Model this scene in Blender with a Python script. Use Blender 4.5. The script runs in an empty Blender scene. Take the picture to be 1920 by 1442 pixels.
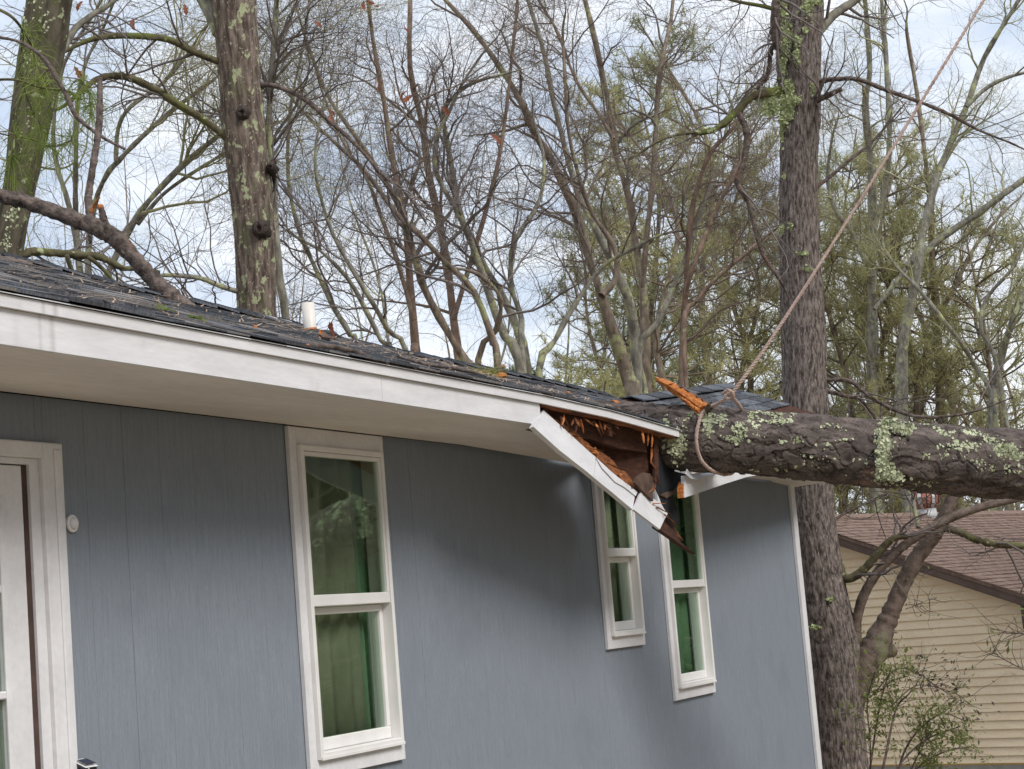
import bpy, math, random
import numpy as np
from mathutils import Matrix, Vector

SC = bpy.context.scene
COL = SC.collection
random.seed(7)

# ------------------------------------------------------------------ camera
F = 3500.0                       # focal length in photo pixels (photo 1920 x 1442)
CAM = np.array([0.0, -3.6697, 1.6])
def _basis(roll=0.0822, hz=440.0, vp=(2560.0, 1030.0)):
    U = np.array([-roll, 1.0, hz / F]); U /= np.linalg.norm(U)
    X = np.array([(vp[0] - 960) / F, (721 - vp[1]) / F, 1.0]); X -= U * (X @ U); X /= np.linalg.norm(X)
    c = lambda v: np.array([v[0], v[1], -v[2]])
    Xc, Zc = c(X), c(U)
    return np.array([Xc, np.cross(Zc, Xc), Zc])
ROT = _basis()                   # world = ROT @ camera ; wall runs along x, house interior is +y
cd = bpy.data.cameras.new("camera"); cam = bpy.data.objects.new("camera", cd); COL.objects.link(cam)
m4 = Matrix.Identity(4)
for i in range(3):
    for j in range(3): m4[i][j] = ROT[i][j]
    m4[i][3] = CAM[i]
cam.matrix_world = m4
cd.sensor_width = 36.0; cd.lens = 36.0 * F / 1920.0; cd.clip_end = 2000.0; cd.clip_start = 0.05
SC.camera = cam

# ------------------------------------------------------------------ world, sun, exposure
SUN_EL, SUN_AZ = math.radians(42), math.radians(250)   # azimuth: angle in xy-plane of the direction towards the sun
w = bpy.data.worlds.new("World"); SC.world = w; w.use_nodes = True
nt = w.node_tree; nt.nodes.clear()
def wn(t, **k):
    n = nt.nodes.new(t)
    for a, b in k.items(): setattr(n, a, b)
    return n
sky = wn('ShaderNodeTexSky'); sky.sky_type = 'NISHITA'; sky.sun_disc = False
sky.sun_elevation = SUN_EL; sky.sun_rotation = math.pi / 2 - SUN_AZ
sky.air_density = 1.2; sky.dust_density = 2.0
tc = wn('ShaderNodeTexCoord'); mp = wn('ShaderNodeMapping'); mp.inputs['Scale'].default_value = (3.0, 3.0, 9.0)
mp.inputs['Location'].default_value = (1.3, 0.4, 0.2)
no = wn('ShaderNodeTexNoise'); no.inputs['Scale'].default_value = 1.6; no.inputs['Detail'].default_value = 6; no.inputs['Roughness'].default_value = 0.55
rp = wn('ShaderNodeValToRGB'); rp.color_ramp.elements[0].position = 0.40; rp.color_ramp.elements[1].position = 0.60
rp.color_ramp.elements[0].color = (3.5, 4.05, 4.95, 1); rp.color_ramp.elements[1].color = (5.75, 5.95, 6.25, 1)
mx = wn('ShaderNodeMix'); mx.data_type = 'RGBA'; mx.inputs[0].default_value = 0.92
bg = wn('ShaderNodeBackground'); bg.inputs['Strength'].default_value = 0.1
ou = wn('ShaderNodeOutputWorld')
L = nt.links.new
L(tc.outputs['Generated'], mp.inputs['Vector']); L(mp.outputs[0], no.inputs['Vector']); L(no.outputs['Fac'], rp.inputs[0])
L(sky.outputs[0], mx.inputs[6]); L(rp.outputs[0], mx.inputs[7]); L(mx.outputs[2], bg.inputs['Color']); L(bg.outputs[0], ou.inputs[0])

sl = bpy.data.lights.new("sun", 'SUN'); sl.energy = 1.5; sl.angle = math.radians(24); sl.color = (1.0, 0.975, 0.94)
so = bpy.data.objects.new("sun", sl); COL.objects.link(so)
sd = Vector((math.cos(SUN_EL) * math.cos(SUN_AZ), math.cos(SUN_EL) * math.sin(SUN_AZ), math.sin(SUN_EL)))
so.rotation_euler = sd.to_track_quat('Z', 'Y').to_euler(); so.location = (-5, -20, 20)
SC.view_settings.view_transform = 'Standard'; SC.view_settings.look = 'None'
SC.view_settings.gamma = 1.0; SC.view_settings.use_curve_mapping = False
SC.view_settings.exposure = 0.95
SC.render.engine = 'CYCLES'
SC.cycles.max_bounces = 6; SC.cycles.transparent_max_bounces = 12

# ------------------------------------------------------------------ placing helpers
def ray(px, py): return ROT @ np.array([(px - 960) / F, (721 - py) / F, -1.0])
def P(px, py, d): return CAM + ray(px, py) * d                        # at depth d along the view axis
def PY(px, py, y):
    r = ray(px, py); return CAM + r * ((y - CAM[1]) / r[1])
def PZ(px, py, z):
    r = ray(px, py); return CAM + r * ((z - CAM[2]) / r[2])
def PPL(px, py, p0, n):
    r = ray(px, py); return CAM + r * (np.dot(np.asarray(p0) - CAM, n) / np.dot(r, n))

# ------------------------------------------------------------------ materials
def mat(name, c0, c1, scale=6.0, stretch=(1, 1, 1), rough=0.8, bump=0.15, detail=6, coord='Object', lo=0.35, hi=0.65,
        patch=None, bdist=0.01, fine=0.0, spec=0.3, extra=None):
    """two-tone noise material; patch=(colour, scale, threshold, softness) lays lichen or stains over it"""
    m = bpy.data.materials.new(name); m.use_nodes = True
    t = m.node_tree; N = t.nodes.new; K = t.links.new
    b = t.nodes['Principled BSDF']; b.inputs['Roughness'].default_value = rough
    b.inputs['Specular IOR Level'].default_value = spec
    c = N('ShaderNodeTexCoord'); mpn = N('ShaderNodeMapping'); mpn.inputs['Scale'].default_value = stretch
    K(c.outputs[coord], mpn.inputs['Vector'])
    n = N('ShaderNodeTexNoise'); n.inputs['Scale'].default_value = scale; n.inputs['Detail'].default_value = detail; n.inputs['Roughness'].default_value = 0.6
    K(mpn.outputs[0], n.inputs['Vector'])
    r = N('ShaderNodeValToRGB'); r.color_ramp.elements[0].position = lo; r.color_ramp.elements[1].position = hi
    r.color_ramp.elements[0].color = (*c0, 1); r.color_ramp.elements[1].color = (*c1, 1)
    K(n.outputs['Fac'], r.inputs[0]); out = r.outputs[0]
    if fine:
        n3 = N('ShaderNodeTexNoise'); n3.inputs['Scale'].default_value = scale * 9; n3.inputs['Detail'].default_value = 2
        K(mpn.outputs[0], n3.inputs['Vector'])
        mr = N('ShaderNodeMapRange'); mr.inputs[1].default_value = 0.25; mr.inputs[2].default_value = 0.75
        mr.inputs[3].default_value = 1 - fine; mr.inputs[4].default_value = 1 + fine
        K(n3.outputs['Fac'], mr.inputs[0])
        vm = N('ShaderNodeVectorMath'); vm.operation = 'SCALE'; K(out, vm.inputs[0]); K(mr.outputs[0], vm.inputs['Scale']); out = vm.outputs[0]
    for pt in (patch if isinstance(patch, list) else [patch] if patch else []):
        pc, ps, th, sf = pt[:4]
        n2 = N('ShaderNodeTexNoise'); n2.inputs['Scale'].default_value = ps; n2.inputs['Detail'].default_value = 5; n2.inputs['Roughness'].default_value = 0.65
        if len(pt) > 4:
            m2 = N('ShaderNodeMapping'); m2.inputs['Scale'].default_value = pt[4]; K(c.outputs[coord], m2.inputs['Vector']); K(m2.outputs[0], n2.inputs['Vector'])
        else: K(c.outputs[coord], n2.inputs['Vector'])
        mr = N('ShaderNodeMapRange'); mr.inputs[1].default_value = th; mr.inputs[2].default_value = th + sf
        K(n2.outputs['Fac'], mr.inputs[0])
        mm = N('ShaderNodeMix'); mm.data_type = 'RGBA'; K(mr.outputs[0], mm.inputs[0]); K(out, mm.inputs[6]); mm.inputs[7].default_value = (*pc, 1); out = mm.outputs[2]
    if extra: out = extra(t, c, out)
    K(out, b.inputs['Base Color'])
    if bump:
        bp = N('ShaderNodeBump'); bp.inputs['Strength'].default_value = bump; bp.inputs['Distance'].default_value = bdist
        K(n.outputs['Fac'], bp.inputs['Height']); K(bp.outputs[0], b.inputs['Normal'])
    return m

def streaks(t, c, out):
    """rusty drip stains on the near end of the fascia"""
    N = t.nodes.new; K = t.links.new
    sx = N('ShaderNodeSeparateXYZ'); K(c.outputs['Object'], sx.inputs[0])
    nz = N('ShaderNodeTexNoise'); nz.inputs['Scale'].default_value = 14.0; mpn = N('ShaderNodeMapping'); mpn.inputs['Scale'].default_value = (1, 1, 0.25)
    K(c.outputs['Object'], mpn.inputs['Vector']); K(mpn.outputs[0], nz.inputs['Vector'])
    for x0, wd, st in ((3.915, 0.012, 0.45), (3.965, 0.018, 0.6), (3.82, 0.02, 0.25), (6.4, 0.03, 0.12)):
        a = N('ShaderNodeMath'); a.operation = 'SUBTRACT'; K(sx.outputs[0], a.inputs[0]); a.inputs[1].default_value = x0
        b = N('ShaderNodeMath'); b.operation = 'ABSOLUTE'; K(a.outputs[0], b.inputs[0])
        r = N('ShaderNodeMapRange'); r.inputs[1].default_value = 0.0; r.inputs[2].default_value = wd; r.inputs[3].default_value = st; r.inputs[4].default_value = 0.0
        K(b.outputs[0], r.inputs[0])
        q = N('ShaderNodeMath'); q.operation = 'MULTIPLY'; K(r.outputs[0], q.inputs[0]); K(nz.outputs['Fac'], q.inputs[1])
        mm = N('ShaderNodeMix'); mm.data_type = 'RGBA'; K(q.outputs[0], mm.inputs[0]); K(out, mm.inputs[6]); mm.inputs[7].default_value = (0.16, 0.12, 0.1, 1); out = mm.outputs[2]
    return out

WHITE = (0.59, 0.58, 0.585); WHITE2 = (0.68, 0.67, 0.675)
M = {}
M['siding'] = mat('blue_grey_siding', (0.174, 0.197, 0.23), (0.225, 0.25, 0.285), 9, (14, 14, 0.6), 0.75, 0.45, 8, fine=0.19, bdist=0.004, lo=0.3, hi=0.7,
                  patch=[((0.27, 0.29, 0.32), 22, 0.66, 0.06, (6, 6, 0.5)), ((0.165, 0.187, 0.218), 2.2, 0.52, 0.3), ((0.05, 0.05, 0.05), 26, 0.80, 0.02)])
M['white'] = mat('white_trim_paint', WHITE, WHITE2, 5, (1, 1, 1), 0.55, 0.08, 6, fine=0.05, bdist=0.003, patch=((0.42, 0.37, 0.34), 3.2, 0.66, 0.2))
M['fascia'] = mat('white_fascia_paint', WHITE, WHITE2, 5, (0.5, 1, 3), 0.6, 0.1, 6, fine=0.05, bdist=0.003, patch=[((0.45, 0.40, 0.37), 2.5, 0.60, 0.25), ((0.25, 0.22, 0.2), 45, 0.77, 0.02)], extra=streaks)
M['soffit'] = mat('soffit_paint', (0.64, 0.59, 0.56), (0.72, 0.67, 0.635), 3, (0.4, 2, 1), 0.75, 0.12, 6, fine=0.06, bdist=0.006)
M['metal'] = mat('drip_metal', (0.55, 0.55, 0.56), (0.68, 0.68, 0.69), 7, rough=0.45, bump=0.05)
for i, (a, b) in enumerate((((0.07, 0.076, 0.088), (0.16, 0.168, 0.185)), ((0.036, 0.038, 0.044), (0.10, 0.102, 0.112)), ((0.13, 0.122, 0.12), (0.27, 0.245, 0.23)))):
    M['shingle%d' % i] = mat('asphalt_shingle', a, b, 30, rough=0.95, bump=0.5, bdist=0.004, fine=0.35, spec=0.15)
M['rawwood'] = mat('raw_split_wood', (0.30, 0.085, 0.02), (0.52, 0.2, 0.055), 14, (1, 6, 6), 0.8, 0.5, 6, bdist=0.01, patch=((0.62, 0.33, 0.12), 18, 0.6, 0.1))
M['oldwood'] = mat('old_brown_timber', (0.036, 0.015, 0.009), (0.085, 0.033, 0.018), 10, (1, 5, 5), 0.85, 0.4, 6, bdist=0.008, fine=0.25)
M['tornwood'] = mat('torn_orange_timber', (0.12, 0.042, 0.017), (0.32, 0.115, 0.038), 12, (1, 5, 5), 0.85, 0.6, 6, bdist=0.012, patch=((0.09, 0.035, 0.02), 5, 0.52, 0.1))
M['dark'] = mat('dark_attic', (0.01, 0.009, 0.008), (0.02, 0.017, 0.015), 6, rough=0.95)  # near-black; in the attic it stands in for deep shade
M['felt_void'] = mat('black_felt_and_void', (0.008, 0.009, 0.011), (0.018, 0.02, 0.024), 12, rough=0.8, bump=0.4)
M['pipe'] = mat('white_plastic_pipe', (0.62, 0.58, 0.52), (0.72, 0.68, 0.62), 8, rough=0.4, bump=0.03, patch=((0.5, 0.42, 0.3), 12, 0.6, 0.2))
M['rust'] = mat('rust_stain', (0.35, 0.12, 0.03), (0.5, 0.22, 0.08), 30, rough=0.8)
M['black'] = mat('black_plastic', (0.012, 0.012, 0.013), (0.02, 0.02, 0.021), 8, rough=0.35, bump=0.0)
M['solar'] = mat('solar_cell', (0.012, 0.014, 0.03), (0.02, 0.024, 0.05), 8, rough=0.15, bump=0.0, spec=0.6)
M['plastic'] = mat('white_plastic', (0.68, 0.66, 0.64), (0.74, 0.72, 0.7), 8, rough=0.4, bump=0.02)
M['curtain'] = mat('curtain_cloth', (0.27, 0.275, 0.205), (0.40, 0.40, 0.31), 6, (1, 1, 0.4), 0.95, 0.2, 6)
M['curtain2'] = mat('sheer_cloth', (0.23, 0.39, 0.25), (0.33, 0.48, 0.34), 6, (1, 1, 0.4), 0.95, 0.2, 6)
M['room'] = mat('room_paint', (0.14, 0.14, 0.12), (0.18, 0.18, 0.15), 2, rough=0.95)
M['rope'] = mat('pink_grey_rope', (0.34, 0.24, 0.2), (0.48, 0.36, 0.305), 60, rough=0.9, bump=0.4, bdist=0.004, patch=((0.2, 0.12, 0.1), 6, 0.6, 0.1))
LICH = (0.42, 0.47, 0.24)
M['bark_corner'] = mat('furrowed_grey_bark', (0.06, 0.046, 0.040), (0.235, 0.195, 0.172), 40, (1, 0.26, 1), 0.95, 0.8, 8, 'UV', bdist=0.02, lo=0.40, hi=0.62, spec=0.15,
                      patch=[((0.35, 0.30, 0.28), 80, 0.56, 0.1, (1, 0.25, 1)), ((0.30, 0.34, 0.2), 9, 0.71, 0.03)])
M['bark_left'] = mat('lichen_spotted_bark', (0.08, 0.06, 0.048), (0.23, 0.18, 0.145), 22, (1, 0.2, 1), 0.95, 1.0, 8, 'UV', bdist=0.03, lo=0.4, hi=0.62, spec=0.15,
                      patch=[((0.40, 0.35, 0.30), 34, 0.6, 0.04, (1, 0.7, 1)), ((0.11, 0.115, 0.06), 3, 0.56, 0.1, (1, 0.5, 1)), ((0.37, 0.39, 0.23), 9, 0.575, 0.02, (1, 0.7, 1))])
M['bark_mossy'] = mat('mossy_green_bark', (0.05, 0.042, 0.03), (0.14, 0.12, 0.085), 14, (1, 0.3, 1), 0.95, 0.9, 7, 'UV', bdist=0.02, spec=0.15,
                      patch=[((0.085, 0.095, 0.035), 6, 0.53, 0.08, (1, 0.5, 1)), ((0.32, 0.34, 0.2), 11, 0.6, 0.03)])
M['bark_pine'] = mat('plated_pine_bark', (0.060, 0.049, 0.044), (0.155, 0.125, 0.112), 16, (1, 0.5, 1), 0.95, 0.5, 9, 'UV', bdist=0.01, lo=0.38, hi=0.64, spec=0.15, fine=0.3,
                      patch=[((0.24, 0.155, 0.125), 3.4, 0.6, 0.08, (1, 0.6, 1)), ((0.045, 0.033, 0.03), 16, 0.58, 0.06, (1, 0.35, 1))])
M['bark_grey'] = mat('grey_green_bark', (0.12, 0.112, 0.09), (0.30, 0.28, 0.225), 14, (1, 1, 0.4), 0.95, 0.7, 6, bdist=0.02, patch=[((0.36, 0.37, 0.2), 3.5, 0.53, 0.08), ((0.09, 0.075, 0.06), 6, 0.6, 0.1)])
M['bark_brown'] = mat('brown_bark', (0.11, 0.085, 0.065), (0.28, 0.22, 0.165), 14, (1, 1, 0.4), 0.95, 0.7, 6, bdist=0.02, patch=((0.33, 0.33, 0.17), 3.5, 0.56, 0.08))
M['bark_red'] = mat('reddish_bark', (0.13, 0.09, 0.068), (0.29, 0.2, 0.15), 14, (1, 1, 0.4), 0.95, 0.7, 6, bdist=0.02, patch=((0.3, 0.28, 0.16), 3.5, 0.58, 0.08))
M['bark_branch'] = mat('dark_wet_bark', (0.055, 0.042, 0.036), (0.19, 0.145, 0.122), 22, (1, 1, 1), 0.9, 1.0, 8, bdist=0.03, patch=[((0.16, 0.095, 0.07), 6, 0.6, 0.06), ((0.36, 0.34, 0.24), 18, 0.66, 0.03), ((0.035, 0.024, 0.02), 14, 0.62, 0.04)])
M['knot'] = mat('dark_knot_wood', (0.028, 0.021, 0.018), (0.075, 0.056, 0.048), 22, rough=0.95, bump=0.8, bdist=0.02)
M['bark_limb'] = mat('spotted_limb_bark', (0.085, 0.06, 0.048), (0.20, 0.15, 0.122), 14, (1, 1, 1), 0.95, 0.7, 6, bdist=0.015, patch=[((0.44, 0.43, 0.38), 30, 0.66, 0.03), ((0.2, 0.2, 0.12), 3, 0.6, 0.1)])
M['moss'] = mat('moss_covered_bark', (0.055, 0.045, 0.025), (0.13, 0.115, 0.06), 10, (1, 1, 1), 0.95, 0.7, 6, patch=[((0.115, 0.13, 0.03), 3.0, 0.52, 0.1), ((0.33, 0.35, 0.2), 9, 0.6, 0.05)])
M['twig'] = mat('grey_twigs', (0.11, 0.092, 0.085), (0.2, 0.168, 0.152), 3, rough=0.95, bump=0)
M['twig_brown'] = mat('brown_twigs', (0.125, 0.095, 0.072), (0.24, 0.185, 0.14), 3, rough=0.95, bump=0)
M['twig_green'] = mat('lichened_twigs', (0.2, 0.19, 0.1), (0.4, 0.385, 0.22), 3, rough=0.95, bump=0)
M['needle'] = mat('olive_pine_needles', (0.34, 0.325, 0.15), (0.50, 0.475, 0.24), 0.7, rough=0.7, bump=0)
M['needle_far'] = mat('grey_green_needles', (0.27, 0.28, 0.15), (0.42, 0.42, 0.24), 0.7, rough=0.7, bump=0)
M['needle_dark'] = mat('deep_green_needles', (0.045, 0.075, 0.032), (0.10, 0.14, 0.06), 0.7, rough=0.7, bump=0)
M['needle_fresh'] = mat('fresh_green_needles', (0.14, 0.19, 0.035), (0.27, 0.32, 0.08), 3, rough=0.55, bump=0)
M['needle_yellow'] = mat('yellowing_needles', (0.3, 0.28, 0.06), (0.42, 0.36, 0.12), 3, rough=0.6, bump=0)
M['lichen'] = mat('pale_green_lichen', (0.30, 0.33, 0.19), (0.56, 0.58, 0.40), 18, rough=0.95, bump=0.2, spec=0.1)
M['lichen_bright'] = mat('bright_green_lichen', (0.27, 0.32, 0.14), (0.46, 0.5, 0.28), 20, rough=0.95, bump=0.2, spec=0.1)
M['deadleaf'] = mat('dead_oak_leaf', (0.22, 0.075, 0.045), (0.36, 0.14, 0.085), 12, rough=0.75, bump=0.1)
M['leaf'] = mat('small_green_leaf', (0.13, 0.165, 0.045), (0.24, 0.27, 0.09), 4, rough=0.5, bump=0)
M['leaf_dark'] = mat('withered_leaf', (0.05, 0.04, 0.035), (0.11, 0.09, 0.07), 4, rough=0.7, bump=0)
M['litter'] = mat('straw_litter', (0.16, 0.105, 0.07), (0.44, 0.33, 0.24), 9, rough=0.9, bump=0)
M['nsiding'] = mat('cream_siding', (0.84, 0.67, 0.455), (0.90, 0.75, 0.53), 2.5, (1, 1, 3), 0.6, 0.05, 5, fine=0.06, patch=((0.44, 0.34, 0.23), 1.1, 0.62, 0.25))
M['nroof'] = mat('brown_shingle', (0.15, 0.098, 0.075), (0.26, 0.18, 0.142), 9, rough=0.95, bump=0.3, fine=0.3)
M['nroof2'] = mat('dark_brown_shingle', (0.14, 0.092, 0.072), (0.245, 0.17, 0.135), 9, rough=0.95, bump=0.3, fine=0.3)
M['nbarge'] = mat('brown_barge_paint', (0.10, 0.068, 0.056), (0.14, 0.096, 0.08), 4, rough=0.7)
M['rustmetal'] = mat('rusty_vent_metal', (0.28, 0.09, 0.06), (0.42, 0.18, 0.13), 14, rough=0.6)
M['zinc'] = mat('dull_zinc', (0.42, 0.42, 0.42), (0.55, 0.55, 0.55), 12, rough=0.45)
M['ground'] = mat('leaf_litter_ground', (0.2, 0.15, 0.10), (0.38, 0.31, 0.22), 1.4, rough=1, bump=0.5, bdist=0.05, fine=0.3, patch=((0.10, 0.12, 0.04), 0.25, 0.58, 0.1))
M['concrete'] = mat('concrete', (0.24, 0.23, 0.21), (0.33, 0.31, 0.29), 3, rough=0.95, bump=0.3)

for k_ in ('needle', 'needle_far', 'needle_dark', 'needle_fresh', 'leaf', 'needle_yellow', 'deadleaf'):
    t = M[k_].node_tree; b = t.nodes['Principled BSDF']; src = b.inputs['Base Color'].links[0].from_socket
    tl = t.nodes.new('ShaderNodeBsdfTranslucent'); t.links.new(src, tl.inputs['Color']); ms = t.nodes.new('ShaderNodeMixShader'); ms.inputs[0].default_value = 0.5
    t.links.new(b.outputs[0], ms.inputs[1]); t.links.new(tl.outputs[0], ms.inputs[2]); t.links.new(ms.outputs[0], t.nodes['Material Output'].inputs['Surface'])
g = bpy.data.materials.new('window_glass'); g.use_nodes = True
t = g.node_tree; t.nodes.clear()
o_ = t.nodes.new('ShaderNodeOutputMaterial'); gl = t.nodes.new('ShaderNodeBsdfGlossy'); gl.inputs['Roughness'].default_value = 0.02
gl.inputs['Color'].default_value = (0.8, 0.95, 0.85, 1)
tr = t.nodes.new('ShaderNodeBsdfTransparent'); tr.inputs['Color'].default_value = (0.86, 0.905, 0.85, 1)
lw = t.nodes.new('ShaderNodeLayerWeight'); lw.inputs['Blend'].default_value = 0.5
pw = t.nodes.new('ShaderNodeMath'); pw.operation = 'POWER'; pw.inputs[1].default_value = 4.0; t.links.new(lw.outputs['Facing'], pw.inputs[0])
fr = t.nodes.new('ShaderNodeMapRange'); fr.inputs[3].default_value = 0.13; fr.inputs[4].default_value = 0.95; t.links.new(pw.outputs[0], fr.inputs[0]); ms = t.nodes.new('ShaderNodeMixShader')
tcg = t.nodes.new('ShaderNodeTexCoord'); ng = t.nodes.new('ShaderNodeTexNoise'); ng.inputs['Scale'].default_value = 2.2; bg_ = t.nodes.new('ShaderNodeBump')
bg_.inputs['Strength'].default_value = 0.06; bg_.inputs['Distance'].default_value = 0.02
t.links.new(tcg.outputs['Object'], ng.inputs['Vector']); t.links.new(ng.outputs['Fac'], bg_.inputs['Height']); t.links.new(bg_.outputs[0], gl.inputs['Normal'])
t.links.new(fr.outputs[0], ms.inputs[0]); t.links.new(tr.outputs[0], ms.inputs[1]); t.links.new(gl.outputs[0], ms.inputs[2]); t.links.new(ms.outputs[0], o_.inputs[0])
M['glass'] = g

# ------------------------------------------------------------------ object helpers
def tag(o, label=None, cat=None, group=None, kind=None):
    if label: o['label'] = label
    if cat: o['category'] = cat
    if group: o['group'] = group
    if kind: o['kind'] = kind
    return o
def empty(name, loc=(0, 0, 0), label=None, cat=None, group=None):
    o = bpy.data.objects.new(name, None); o.empty_display_size = 0.2; COL.objects.link(o); o.location = loc
    return tag(o, label, cat, group)
def link(name, me, parent=None, loc=None):
    o = bpy.data.objects.new(name, me); COL.objects.link(o)
    if parent is not None:
        o.parent = parent
        o.matrix_parent_inverse = Matrix.Translation(parent.location).inverted() if parent.parent is None else Matrix.Identity(4)
    if loc is not None: o.location = loc
    return o
def me_py(verts, faces, m, smooth=False):
    me = bpy.data.meshes.new('mesh'); me.from_pydata([tuple(map(float, v)) for v in verts], [], faces); me.materials.append(m)
    if smooth: me.polygons.foreach_set('use_smooth', [True] * len(me.polygons))
    me.update(); return me
def me_np(v, q, m, smooth=True, uv=None):
    """v (N,3); q (M,k) one polygon size"""
    me = bpy.data.meshes.new('mesh'); k = q.shape[1]
    me.vertices.add(len(v)); me.vertices.foreach_set('co', np.ascontiguousarray(v, dtype=np.float32).ravel())
    me.loops.add(q.size); me.loops.foreach_set('vertex_index', np.ascontiguousarray(q, dtype=np.int32).ravel())
    me.polygons.add(len(q)); me.polygons.foreach_set('loop_start', np.arange(0, q.size, k, dtype=np.int32))
    if smooth: me.polygons.foreach_set('use_smooth', np.ones(len(q), dtype=bool))
    if uv is not None:
        ul = me.uv_layers.new(name='UVMap'); ul.data.foreach_set('uv', np.ascontiguousarray(uv, dtype=np.float32).ravel())
    me.materials.append(m); me.update(calc_edges=True); return me

class MB:
    """collects boxes, prisms, tubes into one mesh"""
    def __init__(s): s.v = []; s.f = []
    def add(s, v, f):
        b = len(s.v); s.v += [tuple(map(float, p)) for p in v]; s.f += [tuple(i + b for i in q) for q in f]; return s
    def box(s, x0, x1, y0, y1, z0, z1):
        v = [(x, y, z) for x in (x0, x1) for y in (y0, y1) for z in (z0, z1)]
        return s.add(v, [(0, 1, 3, 2), (4, 6, 7, 5), (0, 4, 5, 1), (2, 3, 7, 6), (0, 2, 6, 4), (1, 5, 7, 3)])
    def bevbox(s, x0, x1, y0, y1, z0, z1, b=0.002):
        """box whose front (-y) edges are chamfered"""
        v = [(x0, y1, z0), (x1, y1, z0), (x1, y1, z1), (x0, y1, z1), (x0, y0 + b, z0), (x1, y0 + b, z0), (x1, y0 + b, z1), (x0, y0 + b, z1),
             (x0 + b, y0, z0 + b), (x1 - b, y0, z0 + b), (x1 - b, y0, z1 - b), (x0 + b, y0, z1 - b)]
        return s.add(v, [(0, 3, 2, 1), (0, 1, 5, 4), (1, 2, 6, 5), (2, 3, 7, 6), (3, 0, 4, 7), (4, 5, 9, 8), (5, 6, 10, 9), (6, 7, 11, 10), (7, 4, 8, 11), (8, 9, 10, 11)])
    def prism(s, poly, ext):
        """polygon of 3D points pushed along the vector ext"""
        n = len(poly); e = np.asarray(ext, float); a = [np.asarray(p, float) for p in poly]
        v = a + [p + e for p in a]
        f = [tuple(range(n)), tuple(range(2 * n - 1, n - 1, -1))] + [(i, i + n, (i + 1) % n + n, (i + 1) % n) for i in range(n)]
        return s.add(v, f)
    def strip(s, A, B, ext):
        """ribbon between polylines A and B with thickness ext"""
        n = len(A); e = np.asarray(ext, float)
        v = [np.asarray(p, float) for p in A] + [np.asarray(p, float) for p in B]; v += [p + e for p in v]
        f = []
        for i in range(n - 1):
            f += [(i, i + 1, n + i + 1, n + i), (2 * n + i, 3 * n + i, 3 * n + i + 1, 2 * n + i + 1),
                  (i, 2 * n + i, 2 * n + i + 1, i + 1), (n + i, n + i + 1, 3 * n + i + 1, 3 * n + i)]
        f += [(0, n, 3 * n, 2 * n), (n - 1, 3 * n - 1, 4 * n - 1, 2 * n - 1)]
        return s.add(v, f)
    def tube(s, pts, rad, k=8, cap=True):
        v, q = tubes(np.array([pts], float), np.array([rad], float), k, np.random.default_rng(1))
        s.add(v, [tuple(x) for x in q])
        if cap:
            b = len(s.v) - len(v); n = len(pts)
            s.f.append(tuple(b + i for i in range(k))[::-1]); s.f.append(tuple(b + (n - 1) * k + i for i in range(k)))
        return s
    def obj(s, name, m, parent=None, smooth=False):
        return link(name, me_py(s.v, s.f, m, smooth), parent)

def nrm(a): return a / np.maximum(np.linalg.norm(a, axis=-1, keepdims=True), 1e-9)
def tubes(pts, rad, k, rng):
    """pts (N,S,3), rad (N,S) -> verts, quads"""
    N_, S, _ = pts.shape
    t = np.empty_like(pts); t[:, 1:-1] = pts[:, 2:] - pts[:, :-2]; t[:, 0] = pts[:, 1] - pts[:, 0]; t[:, -1] = pts[:, -1] - pts[:, -2]
    t = nrm(t); ref = rng.normal(size=(N_, 1, 3)); main = nrm(pts[:, -1:] - pts[:, :1]); ref = nrm(ref - main * (ref * main).sum(-1, keepdims=True))
    n1 = nrm(ref - t * (ref * t).sum(-1, keepdims=True)); n2 = np.cross(t, n1)
    a = np.arange(k) * 2 * np.pi / k
    v = pts[:, :, None] + rad[:, :, None, None] * (np.cos(a)[None, None, :, None] * n1[:, :, None] + np.sin(a)[None, None, :, None] * n2[:, :, None])
    idx = np.arange(N_ * S * k).reshape(N_, S, k); nx = np.roll(idx, -1, axis=2)
    q = np.stack([idx[:, :-1], nx[:, :-1], nx[:, 1:], idx[:, 1:]], -1).reshape(-1, 4)
    return v.reshape(-1, 3), q
class TB:
    """collects many tube batches into one mesh"""
    def __init__(s): s.v = []; s.q = []; s.n = 0
    def add(s, pts, rad, k, rng):
        if len(pts) == 0: return
        v, q = tubes(pts, rad, k, rng); s.v.append(v); s.q.append(q + s.n); s.n += len(v)
    def mesh(s, m): return me_np(np.concatenate(s.v), np.concatenate(s.q), m)
def resample(pts, n):
    """Catmull-Rom through pts, n samples; works on rows of any width"""
    p = np.asarray(pts, float); 
    if len(p) == 2: return p[0] + (p[1] - p[0]) * np.linspace(0, 1, n)[:, None]
    e = np.vstack([2 * p[0] - p[1], p, 2 * p[-1] - p[-2]]); u = np.linspace(0, len(p) - 1 - 1e-6, n); i = u.astype(int); t_ = (u - i)[:, None]
    a, b, c, d = e[i], e[i + 1], e[i + 2], e[i + 3]
    return 0.5 * ((2 * b) + (c - a) * t_ + (2 * a - 5 * b + 4 * c - d) * t_ ** 2 + (3 * b - a - 3 * c + d) * t_ ** 3)

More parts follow.
